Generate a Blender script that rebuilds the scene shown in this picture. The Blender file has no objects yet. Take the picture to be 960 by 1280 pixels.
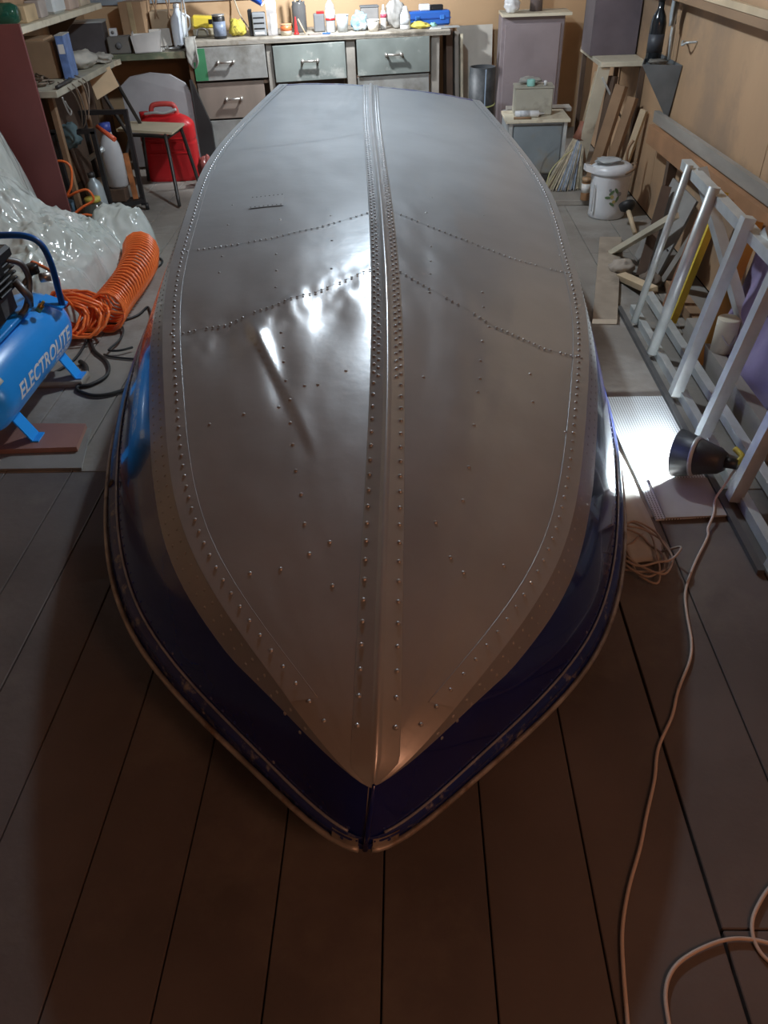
import bpy, bmesh, math, random
from mathutils import Vector, Matrix, noise
random.seed(7)
SC = bpy.context.scene
COL = SC.collection
PI = math.pi

# ------------------------------------------------------------------ camera
CAM_H, FPX = 1.6, 962.0
PITCH, YAW, ROLL = math.radians(38.0), math.radians(2.5), math.radians(2.2)
_h = Vector((-math.sin(YAW), math.cos(YAW), 0)); _r = Vector((math.cos(YAW), math.sin(YAW), 0))
CF = _h*math.cos(PITCH) - Vector((0, 0, 1))*math.sin(PITCH)
_u = _r.cross(CF)
CR = _r*math.cos(ROLL) - _u*math.sin(ROLL); CU = _u*math.cos(ROLL) + _r*math.sin(ROLL)
CO = Vector((0, 0, CAM_H))
cd = bpy.data.cameras.new('camera'); cam = bpy.data.objects.new('camera', cd); COL.objects.link(cam)
cd.sensor_fit = 'VERTICAL'; cd.sensor_height = 24.0; cd.lens = 24.0*FPX/1280.0; cd.clip_start = .02
M = Matrix.Identity(4)
for i, v in enumerate((CR, CU, -CF)):
    for j in range(3): M[j][i] = v[j]
M.translation = CO; cam.matrix_world = M
SC.camera = cam

# ------------------------------------------------------------------ world, lights, exposure
w = bpy.data.worlds.new('world'); SC.world = w; w.use_nodes = True
w.node_tree.nodes['Background'].inputs[0].default_value = (.6, .7, .9, 1)
w.node_tree.nodes['Background'].inputs[1].default_value = .02
SC.view_settings.view_transform = 'Standard'; SC.view_settings.look = 'None'
SC.view_settings.gamma = 1; SC.view_settings.use_curve_mapping = False
SC.view_settings.exposure = 0.95

def area(name, loc, aim, sx, sy, power, col):
    l = bpy.data.lights.new(name, 'AREA'); l.shape = 'RECTANGLE'; l.size = sx; l.size_y = sy
    l.energy = power; l.color = col
    o = bpy.data.objects.new(name, l); COL.objects.link(o); o.location = loc
    o.rotation_euler = (Vector(aim)-Vector(loc)).to_track_quat('-Z', 'Y').to_euler()
    return o
def point(name, loc, power, col, r=.05):
    l = bpy.data.lights.new(name, 'POINT'); l.energy = power; l.color = col; l.shadow_soft_size = r
    o = bpy.data.objects.new(name, l); COL.objects.link(o); o.location = loc
    return o
# shaded cool lamp above the workbench, cool ceiling bulb over the boat's stern, weak warm bulb near the door end
bl_ = point('bench_reflector_lamp', (-.55, 6.42, 1.50), 52, (.90, .95, 1.0), .03)
bl_.data.type = 'SPOT'; bl_.data.spot_size = math.radians(150); bl_.data.spot_blend = .25; bl_.data.shadow_soft_size = .03
bl_.rotation_euler = Vector((.1, .62, -.70)).to_track_quat('-Z', 'Y').to_euler()
point('ceiling_bulb', (-.15, 4.3, 2.2), 62, (.72, .87, 1.0), .05)
point('warm_bulb', (1.2, -.7, 2.12), 18, (1.0, .48, .28), .25)

# ------------------------------------------------------------------ helpers
def at(px, py, x=None, y=None, z=None):
    """the point of the room seen at a pixel of the 960x1280 frame, on a plane of known x, y or z"""
    d = CF*FPX + CR*(px-480) - CU*(py-640)
    if z is not None: t = (z-CAM_H)/d.z
    elif y is not None: t = y/d.y
    else: t = x/d.x
    return CO + d*t

_mats = {}
def mat(name, col, rough=.6, metal=0., var=.25, scale=6., bump=.0, bscale=60., coat=0., dirt=None, dscale=3., damt=.5, trans=0., alpha=1., stretch=None, spec=.5):
    if name in _mats: return _mats[name]
    m = bpy.data.materials.new(name); m.use_nodes = True; nt = m.node_tree; N = nt.nodes; L = nt.links
    b = N['Principled BSDF']
    tc = N.new('ShaderNodeTexCoord'); mp = N.new('ShaderNodeMapping'); L.new(tc.outputs['Object'], mp.inputs[0])
    if stretch: mp.inputs['Scale'].default_value = stretch
    n1 = N.new('ShaderNodeTexNoise'); n1.inputs['Scale'].default_value = scale; n1.inputs['Detail'].default_value = 6
    L.new(mp.outputs[0], n1.inputs['Vector'])
    mx = N.new('ShaderNodeMix'); mx.data_type = 'RGBA'
    c = Vector(col)
    mx.inputs[6].default_value = (*(c*(1-var)), 1); mx.inputs[7].default_value = (*[min(1, v*(1+var)) for v in c], 1)
    mr = N.new('ShaderNodeMapRange'); mr.inputs[1].default_value = .3; mr.inputs[2].default_value = .7
    L.new(n1.outputs['Fac'], mr.inputs[0]); L.new(mr.outputs[0], mx.inputs[0])
    out = mx.outputs[2]
    if dirt:
        n2 = N.new('ShaderNodeTexNoise'); n2.inputs['Scale'].default_value = dscale; n2.inputs['Detail'].default_value = 8; n2.inputs['Roughness'].default_value = .65
        L.new(tc.outputs['Object'], n2.inputs['Vector'])
        r2 = N.new('ShaderNodeMapRange'); r2.inputs[1].default_value = .62-damt*.3; r2.inputs[2].default_value = .72-damt*.2
        L.new(n2.outputs['Fac'], r2.inputs[0])
        m2 = N.new('ShaderNodeMix'); m2.data_type = 'RGBA'; L.new(r2.outputs[0], m2.inputs[0]); L.new(out, m2.inputs[6]); m2.inputs[7].default_value = (*dirt, 1)
        out = m2.outputs[2]
    L.new(out, b.inputs['Base Color'])
    b.inputs['Roughness'].default_value = rough; b.inputs['Metallic'].default_value = metal
    b.inputs['Coat Weight'].default_value = coat; b.inputs['Specular IOR Level'].default_value = spec
    b.inputs['Transmission Weight'].default_value = trans; b.inputs['Alpha'].default_value = alpha
    if bump:
        n3 = N.new('ShaderNodeTexNoise'); n3.inputs['Scale'].default_value = bscale; n3.inputs['Detail'].default_value = 4
        L.new(mp.outputs[0], n3.inputs['Vector'])
        bp = N.new('ShaderNodeBump'); bp.inputs['Strength'].default_value = bump; bp.inputs['Distance'].default_value = .01
        L.new(n3.outputs['Fac'], bp.inputs['Height']); L.new(bp.outputs[0], b.inputs['Normal'])
    _mats[name] = m
    return m
def emis(name, col, s):
    m = bpy.data.materials.new(name); m.use_nodes = True; b = m.node_tree.nodes['Principled BSDF']
    b.inputs['Emission Color'].default_value = (*col, 1); b.inputs['Emission Strength'].default_value = s; b.inputs['Base Color'].default_value = (*col, 1)
    return m

ROOT = {}
def tag(o, label=None, cat=None, group=None, kind=None):
    if label: o['label'] = label
    if cat: o['category'] = cat
    if group: o['group'] = group
    if kind: o['kind'] = kind
    return o
def thing(name, label, cat, loc=(0, 0, 0), rz=0., group=None):
    o = bpy.data.objects.new(name, None); COL.objects.link(o); o.empty_display_size = .05
    o.location = loc; o.rotation_euler = (0, 0, rz); tag(o, label, cat, group)
    ROOT[o.name] = Matrix.Translation(Vector(loc)) @ Matrix.Rotation(rz, 4, 'Z')
    return o

def basis(d):
    d = d.normalized(); a = Vector((0, 0, 1)) if abs(d.z) < .9 else Vector((1, 0, 0))
    x = a.cross(d).normalized(); return x, d.cross(x), d
class MB:
    def __init__(s): s.v = []; s.f = []; s.sm = []
    def add(s, vs, fs, smooth=False):
        k = len(s.v); s.v += [Vector(p) for p in vs]; s.f += [[i+k for i in f] for f in fs]; s.sm += [smooth]*len(fs); return s
    def box(s, c, d, rz=0., rx=0., ry=0., bev=0.):
        c = Vector(c); R = Matrix.Rotation(rz, 3, 'Z') @ Matrix.Rotation(ry, 3, 'Y') @ Matrix.Rotation(rx, 3, 'X'); hx, hy, hz = [q/2 for q in d]
        if bev <= 0:
            P = [(-hx,-hy,-hz),(hx,-hy,-hz),(hx,hy,-hz),(-hx,hy,-hz),(-hx,-hy,hz),(hx,-hy,hz),(hx,hy,hz),(-hx,hy,hz)]
            return s.add([c+R@Vector(p) for p in P], [(0,3,2,1),(4,5,6,7),(0,1,5,4),(1,2,6,5),(2,3,7,6),(3,0,4,7)])
        b = min(bev, hx*.95, hy*.95, hz*.95); vs = []; idx = {}
        for sx in (-1, 1):
            for sy in (-1, 1):
                for sz in (-1, 1):
                    for a in range(3):
                        p = [sx*(hx-b), sy*(hy-b), sz*(hz-b)]; p[a] = (sx*hx, sy*hy, sz*hz)[a]
                        idx[(sx, sy, sz, a)] = len(vs); vs.append(c+R@Vector(p))
        fs = []
        for a in range(3):
            o = [q for q in range(3) if q != a]
            for sg in (-1, 1):
                q = []
                for (i, j) in ((-1,-1),(1,-1),(1,1),(-1,1)):
                    t = [0, 0, 0]; t[a] = sg; t[o[0]] = i; t[o[1]] = j; q.append(idx[(*t, a)])
                fs.append(q)
        for a in range(3):
            o = [q for q in range(3) if q != a]
            for i in (-1, 1):
                for j in (-1, 1):
                    t0 = [0,0,0]; t1 = [0,0,0]; t0[a] = -1; t1[a] = 1; t0[o[0]] = t1[o[0]] = i; t0[o[1]] = t1[o[1]] = j
                    fs.append([idx[(*t0, o[0])], idx[(*t1, o[0])], idx[(*t1, o[1])], idx[(*t0, o[1])]])
        for sx in (-1, 1):
            for sy in (-1, 1):
                for sz in (-1, 1): fs.append([idx[(sx, sy, sz, a)] for a in range(3)])
        return s.add(vs, fs)
    def bar(s, p0, p1, wx, wy, up=(0, 0, 1), bev=0.):
        """rectangular bar from p0 to p1; wx across, wy along 'up'"""
        p0, p1, up = Vector(p0), Vector(p1), Vector(up); d = (p1-p0); n = d.normalized()
        x = n.cross(up).normalized(); y = x.cross(n); hx, hy = wx/2, wy/2
        vs = [p+x*a+y*b for p in (p0, p1) for a, b in ((-hx,-hy),(hx,-hy),(hx,hy),(-hx,hy))]
        return s.add(vs, [(0,3,2,1),(4,5,6,7),(0,1,5,4),(1,2,6,5),(2,3,7,6),(3,0,4,7)])
    def tube(s, pts, r, n=8, closed=False, cap=True):
        pts = [Vector(p) for p in pts]; m = len(pts); rs = r if isinstance(r, (list, tuple)) else [r]*m
        vs = []; fs = []; x = None
        for i, p in enumerate(pts):
            a = pts[i-1] if (i or closed) else pts[0]; b = pts[(i+1) % m] if (i < m-1 or closed) else pts[-1]
            d = (b-a)
            if d.length < 1e-9: d = Vector((0, 0, 1))
            d.normalize()
            if x is None: x = basis(d)[0]
            x = (x - d*x.dot(d));
            x = x.normalized() if x.length > 1e-6 else basis(d)[0]
            y = d.cross(x)
            vs += [p + (x*math.cos(2*PI*k/n)+y*math.sin(2*PI*k/n))*rs[i] for k in range(n)]
        for i in range(m if closed else m-1):
            j = (i+1) % m
            fs += [(i*n+k, i*n+(k+1) % n, j*n+(k+1) % n, j*n+k) for k in range(n)]
        if cap and not closed: fs += [tuple(range(n))[::-1], tuple(range((m-1)*n, m*n))]
        k0 = len(s.f); s.add(vs, fs, True)
        if cap and not closed: s.sm[-1] = s.sm[-2] = False
        return s
    def lathe(s, prof, c=(0, 0, 0), axis=(0, 0, 1), n=20, smooth=True, sx=1., sy=1.):
        c = Vector(c); x, y, d = basis(Vector(axis)); vs = []; fs = []
        if abs(d.z) > .99: x, y = Vector((1, 0, 0)), Vector((0, 1, 0))*(1 if d.z > 0 else -1)
        for r, h in prof: vs += [c+d*h+(x*sx*math.cos(2*PI*k/n)+y*sy*math.sin(2*PI*k/n))*r for k in range(n)]
        m = len(prof)
        for i in range(m-1): fs += [(i*n+k, i*n+(k+1) % n, (i+1)*n+(k+1) % n, (i+1)*n+k) for k in range(n)]
        if prof[0][0] > 1e-5: fs.append(tuple(range(n))[::-1])
        if prof[-1][0] > 1e-5: fs.append(tuple(range((m-1)*n, m*n)))
        return s.add(vs, fs, smooth)
    def prism(s, poly, ext):
        poly = [Vector(p) for p in poly]; e = Vector(ext); n = len(poly)
        return s.add(poly+[p+e for p in poly], [tuple(range(n))[::-1], tuple(range(n, 2*n))]+[(i, (i+1) % n, n+(i+1) % n, n+i) for i in range(n)])
    def grid(s, fn, nu, nv, smooth=True, flip=False):
        vs = [fn(i/nu, j/nv) for i in range(nu+1) for j in range(nv+1)]; fs = []
        for i in range(nu):
            for j in range(nv):
                q = (i*(nv+1)+j, (i+1)*(nv+1)+j, (i+1)*(nv+1)+j+1, i*(nv+1)+j+1); fs.append(q[::-1] if flip else q)
        return s.add(vs, fs, smooth)
    def dome(s, p, n, r, h=.5, k=6):
        p, n = Vector(p), Vector(n).normalized(); x, y, d = basis(n)
        vs = [p+(x*math.cos(2*PI*i/k)+y*math.sin(2*PI*i/k))*r for i in range(k)]
        vs += [p+d*r*h*.8+(x*math.cos(2*PI*i/k)+y*math.sin(2*PI*i/k))*r*.6 for i in range(k)]+[p+d*r*h]
        fs = [(i, (i+1) % k, k+(i+1) % k, k+i) for i in range(k)]+[(k+i, k+(i+1) % k, 2*k) for i in range(k)]
        return s.add(vs, fs, True)
    def build(s, name, m, parent=None, world=False, recalc=True):
        """ONE mesh object. Top level: origin moved to the base. Child: coordinates in the root's frame (or world coordinates)."""
        me = bpy.data.meshes.new(name); V = s.v
        loc = Vector((0, 0, 0))
        if parent is None:
            lo = [min(v[i] for v in V) for i in range(3)]; hi = [max(v[i] for v in V) for i in range(3)]
            loc = Vector(((lo[0]+hi[0])/2, (lo[1]+hi[1])/2, lo[2])); V = [v-loc for v in V]
        elif world:
            inv = ROOT[parent.name].inverted(); V = [inv @ v for v in V]
        me.from_pydata([tuple(v) for v in V], [], s.f); me.update()
        me.polygons.foreach_set('use_smooth', s.sm)
        if recalc:
            bm = bmesh.new(); bm.from_mesh(me); bmesh.ops.recalc_face_normals(bm, faces=bm.faces); bm.to_mesh(me); bm.free()
        o = bpy.data.objects.new(name, me); COL.objects.link(o); me.materials.append(m)
        if parent is not None: o.parent = parent; ROOT[o.name] = ROOT[parent.name]
        else: o.location = loc; ROOT[o.name] = Matrix.Translation(loc)
        return o
def one(name, label, cat, mb, m, group=None): return tag(mb.build(name, m), label, cat, group)
def struct(o): o['kind'] = 'structure'; return o
def smooth_path(pts, per=6, closed=False):
    pts = [Vector(p) for p in pts]; n = len(pts); out = []
    for i in range(n if closed else n-1):
        p0 = pts[(i-1) % n] if (i or closed) else pts[0]; p1 = pts[i]; p2 = pts[(i+1) % n]; p3 = pts[(i+2) % n] if (i+2 < n or closed) else pts[-1]
        for k in range(per):
            t = k/per; out.append(.5*((2*p1)+(p2-p0)*t+(2*p0-5*p1+4*p2-p3)*t*t+(-p0+3*p1-3*p2+p3)*t**3))
    if not closed: out.append(pts[-1])
    return out

# ------------------------------------------------------------------ materials
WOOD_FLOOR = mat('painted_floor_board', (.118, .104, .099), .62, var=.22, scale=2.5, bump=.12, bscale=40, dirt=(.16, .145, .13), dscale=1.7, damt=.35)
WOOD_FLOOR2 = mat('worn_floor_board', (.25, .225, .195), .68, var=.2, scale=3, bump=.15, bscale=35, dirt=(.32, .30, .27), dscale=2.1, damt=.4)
GAPM = mat('dark_subfloor', (.012, .010, .009), .9, var=.2)
PLY = mat('plywood_wall', (.46, .29, .165), .7, var=.13, scale=2.2, stretch=(1, 1, .35), bump=.05, dirt=(.33, .22, .14), dscale=1.3, damt=.4)
PLYB = mat('plywood_back_wall', (.56, .37, .21), .7, var=.10, scale=2.2, stretch=(.4, 1, 1), bump=.04)
PANELG = mat('blue_grey_panel', (.26, .30, .33), .6, var=.06)
CEILM = mat('brown_ceiling_wood', (.22, .135, .09), .75, var=.2, scale=3, stretch=(1, .2, 1))
SILVER = mat('aluminium_paint', (.385, .405, .42), .31, .45, var=.07, scale=5, bump=.16, bscale=9)
SILVER2 = mat('aluminium_strip', (.405, .425, .44), .31, .45, var=.08, scale=9, bump=.06, bscale=30)
BLUEP = mat('blue_enamel', (.005, .014, .15), .16, 0, var=.15, scale=6, coat=.5, bump=.05, bscale=7)
BLUEW = mat('worn_blue_enamel', (.012, .028, .17), .28, 0, var=.25, scale=14, coat=.2, dirt=(.26, .26, .27), dscale=26, damt=.22)
BEAD = mat('worn_bead', (.30, .33, .40), .4, .3, var=.25, scale=20)
RAWAL = mat('weathered_aluminium', (.42, .40, .37), .48, .55, var=.3, scale=16, dirt=(.22, .15, .10), dscale=9, damt=.35)
STEELG = mat('galvanised_steel', (.58, .61, .60), .42, .35, var=.12, scale=12, bump=.04)
DARKSTEEL = mat('dark_steel', (.045, .043, .042), .5, .4, var=.3, scale=12)
BLACKP = mat('black_plastic', (.014, .014, .015), .38, var=.2)
BLACKR = mat('black_rubber', (.022, .022, .022), .55, var=.2)
WOODL = mat('pale_wood', (.55, .42, .27), .65, var=.18, scale=5, stretch=(1, 1, .2), bump=.06)
WOODM = mat('brown_wood', (.30, .185, .105), .66, var=.25, scale=6, stretch=(1, .3, 1), bump=.08)
WOODD = mat('dark_wood', (.11, .068, .045), .7, var=.3, scale=6, bump=.08)
WOODG = mat('grey_weathered_wood', (.30, .275, .24), .75, var=.22, scale=7, stretch=(1, .25, 1), bump=.1)
CREAM = mat('cream_paint', (.66, .60, .46), .55, var=.12, dirt=(.42, .34, .24), dscale=5, damt=.3)
CARD = mat('cardboard', (.40, .255, .145), .8, var=.12)
WHITEP = mat('white_plastic', (.74, .75, .76), .35, var=.06)
YELLOW = mat('yellow_plastic', (.72, .55, .06), .45, var=.12)

# ================================================================== THE ROOM
XL, XR, YF, YB, ZC = -2.55, 1.55, -1.6, 8.0, 2.35
floor = struct(MB().box(((XL+XR)/2, (YF+YB)/2, -.06), (XR-XL+.2, YB-YF+.2, .05)).build('floor', GAPM))
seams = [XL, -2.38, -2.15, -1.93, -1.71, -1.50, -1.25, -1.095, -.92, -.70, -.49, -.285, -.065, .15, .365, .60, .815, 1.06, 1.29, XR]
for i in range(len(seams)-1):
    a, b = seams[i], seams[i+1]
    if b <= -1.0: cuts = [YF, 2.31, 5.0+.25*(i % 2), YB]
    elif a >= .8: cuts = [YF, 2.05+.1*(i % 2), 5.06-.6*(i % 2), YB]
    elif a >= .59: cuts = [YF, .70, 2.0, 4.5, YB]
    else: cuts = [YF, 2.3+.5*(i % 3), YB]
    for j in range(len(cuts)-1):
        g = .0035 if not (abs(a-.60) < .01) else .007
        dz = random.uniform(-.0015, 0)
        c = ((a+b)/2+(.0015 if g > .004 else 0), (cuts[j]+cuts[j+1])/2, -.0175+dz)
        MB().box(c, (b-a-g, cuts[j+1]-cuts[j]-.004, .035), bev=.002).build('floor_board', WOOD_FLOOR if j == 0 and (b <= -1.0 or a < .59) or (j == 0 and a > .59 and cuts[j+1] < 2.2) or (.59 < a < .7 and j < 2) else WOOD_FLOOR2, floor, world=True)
# walls (the back wall stands a little askew)
struct(MB().box((XL-.03, (YF+YB)/2, ZC/2), (.06, YB-YF+.1, ZC)).build('wall_left', PLY))
wr = struct(MB().box((XR+.04, (YF+YB)/2, ZC/2), (.06, YB-YF+.1, ZC)).build('wall_right', WOODD))
ys = [YF, .3, 2.0, 3.6, 5.17, 6.6, YB]
for i in range(6):
    MB().box((XR+.005, (ys[i]+ys[i+1])/2, ZC/2), (.012, ys[i+1]-ys[i]-.006, ZC-.01)).build('plywood_panel', PLY, wr, world=True)
struct(MB().box(((XL+XR)/2, YF-.03, ZC/2), (XR-XL, .06, ZC)).build('wall_front', PLY))
BA = math.radians(7.0); BO = Vector((-1.45, 6.75, 0))
be = Vector((math.cos(BA), math.sin(BA), 0)); bn = Vector((-math.sin(BA), math.cos(BA), 0))
def bw(u, v, z): return BO + be*u + bn*v + Vector((0, 0, z))
wb = struct(MB().prism([bw(-1.2, .58, 0), bw(3.1, .58, 0), bw(3.1, .64, 0), bw(-1.2, .64, 0)], (0, 0, ZC)).build('wall_back', PLYB))
# pale grey boards fixed above the workbench
for k in range(3):
    a = -1.15+k*1.32
    MB().prism([bw(a, .555, 1.075), bw(a+1.3, .555, 1.075), bw(a+1.3, .58, 1.075), bw(a, .58, 1.075)], (0, 0, 1.2)).build('wall_panel', PANELG, wb, world=True)
ce = struct(MB().box(((XL+XR)/2, (YF+YB)/2, ZC+.05), (XR-XL+.2, YB-YF+.2, .04)).build('ceiling', CEILM))
yy = YF
while yy < YB-.01:
    MB().box(((XL+XR)/2, yy+.1, ZC+.012), (XR-XL, .195, .022)).build('ceiling_board', CEILM, ce, world=True); yy += .2
def bp(px, py, v=0.):
    d = CF*FPX + CR*(px-480) - CU*(py-640); t = ((BO-CO).dot(bn)+v)/d.dot(bn); q = CO+d*t
    return (q-BO).dot(be), q.z

# ================================================================== THE BOAT
BX, BY, BYAW, BROLL, BL, RAKE = -.062, .7582, .0258, .1037, 4.4422, .0292
HZK = [.352, .462, .567, .657, .717, .746, .753, .758, .77]
HWC = [.0, .201, .431, .569, .679, .737, .778, .731, .607]
HZC = [.352, .417, .461, .536, .593, .632, .65, .679, .736]
HWG = [.0, .242, .57, .753, .844, .881, .883, .804, .647]
HZG = [.19, .164, .157, .195, .212, .22, .222, .221, .219]
HDK = [.006, .008, .012, .017, .011, -.005, -.027, -.048, -.06]
def _m(v):
    n = len(v); h = 1/(n-1); c = [0]*n; d = [0]*n
    for i in range(1, n-1):
        r = 6*(v[i-1]-2*v[i]+v[i+1])/h/h; q = 4-c[i-1]; c[i] = 1/q; d[i] = (r-d[i-1])/q
    m = [0]*n
    for i in range(n-2, 0, -1): m[i] = d[i]-c[i]*m[i+1]
    return m
_sc = {}
def spl(v, t):
    k = id(v)
    if k not in _sc: _sc[k] = _m(v)
    m = _sc[k]; n = len(v); h = 1/(n-1); i = min(max(int(t/h), 0), n-2); q = (t-i*h)/h
    return v[i]*(1-q)+v[i+1]*q+h*h/6*(((1-q)**3-(1-q))*m[i]+(q**3-q)*m[i+1])
def place(p):
    w_, s, z = p; x = w_*math.cos(BROLL)+(z-.5)*math.sin(BROLL); zz = .5-w_*math.sin(BROLL)+(z-.5)*math.cos(BROLL)
    return Vector((BX+x*math.cos(BYAW)-s*math.sin(BYAW), BY+s*math.cos(BYAW)+x*math.sin(BYAW), zz))
def bK(t): return Vector((spl(HDK, t), RAKE+t**1.5*(BL-RAKE), spl(HZK, t)))
def bC(t, sd): return Vector((sd*max(spl(HWC, t), 0), RAKE+t**1.5*(BL-RAKE), spl(HZC, t)))
def bG(t, sd): return Vector((sd*max(spl(HWG, t), 0), t**1.5*BL, spl(HZG, t)))
DENTS = [(-1, .43, .72, .035, .09, -.014), (-1, .425, .57, .022, .05, .009), (-1, .375, .47, .05, .05, -.005), (-1, .445, .25, .03, .12, -.010), (-1, .50, .66, .03, .1, -.004),
         (-1, .455, .88, .03, .07, -.007), (-1, .46, .40, .02, .08, .006), (-1, .70, .2, .03, .12, -.005), (-1, .82, .3, .05, .15, -.006), (-1, .9, .25, .03, .12, .006), (1, .40, .2, .06, .1, -.006), (1, .55, .2, .05, .12, -.006), (1, .7, .25, .04, .12, -.005)]
def bot(t, u, sd, off=0.):
    p = bK(t).lerp(bC(t, sd), u)
    z = .012*math.sin(PI*u)*min(1, t*4)+off
    for (s_, t0, u0, dt, du, a) in DENTS:
        if s_ == sd: z += a*math.exp(-((t-t0)/dt)**2-((u-u0)/du)**2)
    q = noise.noise(Vector((t*14+sd*9, u*5, 1.3)))+.5*noise.noise(Vector((t*33+sd*9, u*11, 4.3)))
    if sd < 0:
        cx, cy = t-.43, (u-.60)*.28; L2 = .1175**2+.0672**2; k = max(0, min(1, (cx*-.1175+cy*-.0672)/L2)); dx, dy = cx+.1175*k, cy+.0672*k
        sg = dx*.0672-dy*.1175; dd = math.hypot(dx, dy); z += (.007 if sg > 0 else -.004)*math.exp(-(dd/.012)**2)*(1-.6*k)
        ts = pl(SEAM[-1, 0], u); z += .0035*noise.noise(Vector((t*75, u*22, 8)))*math.exp(-((t-ts+.012)/.028)**2)
        z += .004*noise.noise(Vector((t*40, u*20, 5)))*math.exp(-((t-.90)/.08)**2-((u-.2)/.22)**2)
    else: z += .0035*noise.noise(Vector((t*30+u*9, u*9, 5)))*math.exp(-((t-.62)/.16)**2-((u-.2)/.25)**2)
    z += .0030*q*min(1, t*3)*math.sin(PI*u)
    p.z += z; return p
def side(t, v, sd, off=0.):
    p = bC(t, sd).lerp(bG(t, sd), v); p.x += sd*(.015*math.sin(PI*v)*min(1, t*4)+off); return p
def nrm(f, *a):
    t, u, sd = a; e = 1e-3; p = place(f(t, u, sd)); q = place(f(min(1, t+e), u, sd))-place(f(max(0, t-e), u, sd)); r = place(f(t, min(1, u+e), sd))-place(f(t, max(0, u-e), sd))
    n = q.cross(r).normalized(); ref = Vector((sd*.5, 0, .6))
    return p, (n if n.dot(ref) > 0 else -n)
boat = thing('boat', 'upturned silver and dark blue riveted aluminium boat in the middle of the floor', 'boat', (BX, BY+2.2, 0))
def pl(T, x): # piecewise linear
    for (a, b), (c, d) in zip(T, T[1:]):
        if a <= x <= c: return b+(d-b)*(x-a)/(c-a)
    return T[-1][1]
SEAM = {(-1, 0): [(0, .51), (.3, .478), (.5, .462), (.72, .450), (1, .446)], (1, 0): [(0, .512), (.3, .478), (.52, .456), (.77, .446), (1, .45)],
        (-1, 1): [(0, .609), (.3, .579), (.52, .567), (.72, .562), (1, .562)], (1, 1): [(0, .615), (.17, .60), (.37, .583), (.65, .568), (1, .571)],
        (-1, 2): [(0, .822), (.34, .796), (.68, .783), (1, .783)], (1, 2): [(0, .845), (.37, .833), (.66, .817), (1, .81)]}
for sd in (-1, 1):
    for j in range(4):
        lo = (lambda u: 0.) if j == 0 else (lambda u, j=j: pl(SEAM[sd, j-1], u))
        hi = (lambda u: 1.) if j == 3 else (lambda u, j=j: pl(SEAM[sd, j], u)+.006)
        nt = (110, 40, 60, 44)[j]
        o = MB().grid(lambda a, u: place(bot(lo(u)+(hi(u)-lo(u))*a, u, sd, .0005*(1-a) if j else 0.)), nt, 64).build('hull_plate', SILVER, boat, world=True)
PAINT = [(0, 0.), (.03, .02), (.09, .12), (.16, .24), (.22, .23), (.3, .2), (.4, .2), (1, .24)]
for sd in (-1, 1):
    o = MB().grid(lambda a, b: place(side(a, b*pl(PAINT, a), sd)), 90, 5).build('chine_band', SILVER, boat, world=True)
    o = MB().grid(lambda a, b: place(side(a, pl(PAINT, a)+(1-pl(PAINT, a))*b, sd)), 90, 12).build('hull_side', BLUEP, boat, world=True)
    MB().grid(lambda a, b: place(bot(a, b, sd, -.010)), 60, 8).build('hull_lining', RAWAL, boat, world=True)
    # inner face so the shell has thickness from below
    MB().grid(lambda a, b: place(side(a, b, sd, -.004)), 60, 8).build('hull_lining', RAWAL, boat, world=True)
    # chine angle strip on the bottom with a folded edge, and its rivets
    def inset(t, d): L_ = max((bC(t, sd)-bK(t)).length, .02); return max(0, 1-d/L_)
    o = MB().grid(lambda a, b: place(bot(.10+.90*a, inset(.10+.90*a, .052*(1-b)), sd, .0025)), 100, 3).build('chine_strip', SILVER2, boat, world=True)
    MB().tube([place(bot(t, inset(t, .053), sd, .002)) for t in [.10+.90*i/110 for i in range(111)]], .0007, 6).build('strip_edge', SILVER2, o, world=True)
    mb = MB(); t = .08
    while t < .995:
        for d in (.034,):
            p, n = nrm(bot, t, inset(t, d), sd); mb.dome(p+n*.0035, n, .0040+.0015*min(1, t*2), .6)
        if pl(PAINT, t) > .05:
            p, n = nrm(side, t, .06, sd); mb.dome(p, n, .0045, .5)
            p, n = nrm(side, t+.004, .15, sd); mb.dome(p, n, .0042, .45)
        t += .034/(1.5*BL*math.sqrt(t))
    tag(mb.build('rivets', SILVER2, boat, world=True), kind='stuff')
    # lap seams
    mb = MB()
    for j in range(2):
        n_ = 34
        for i in range(n_):
            u = .07+.89*i/(n_-1)
            if random.random() < .1: continue
            p, n = nrm(bot, pl(SEAM[sd, j], u)-.001, u, sd); mb.dome(p+n*.003, n, .0048, .6)
    tag(mb.build('rivets', SILVER2, boat, world=True), kind='stuff')
    # gunwale rail
    def rail(a, b, sd=sd):
        p = place(side(a, .86+.14*b, sd, (.012, .016, .016, .012)[min(3, int(b*3+.01))])); return p
    o = MB().grid(lambda a, b: place(side(a, .80+.2*b, sd, .004+.012*math.sin(PI*min(1, b*1.6)))), 100, 8).build('gunwale_rail', BLUEW, boat, world=True)
    rim = [place(side(i/110, 1.0, sd, .012)) for i in range(111)]
    MB().tube(rim, .0065, 8).build('gunwale_rim', RAWAL, boat, world=True)
    MB().tube([place(side(i/110, .785, sd, .004)) for i in range(2, 111)], .0032, 6).build('rail_bead', BEAD, o, world=True)
    mb = MB(); t = .02
    while t < .995:
        p, n = nrm(side, t, .90, sd); mb.dome(place(side(t, .90, sd, .0112)), n, .0052, .6)
        p, n = nrm(side, t, .74, sd); mb.dome(p, n, .0042, .5)
        t += .03/(1.5*BL*math.sqrt(t))
    tag(mb.build('rivets', BLUEW, boat, world=True), kind='stuff')
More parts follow.
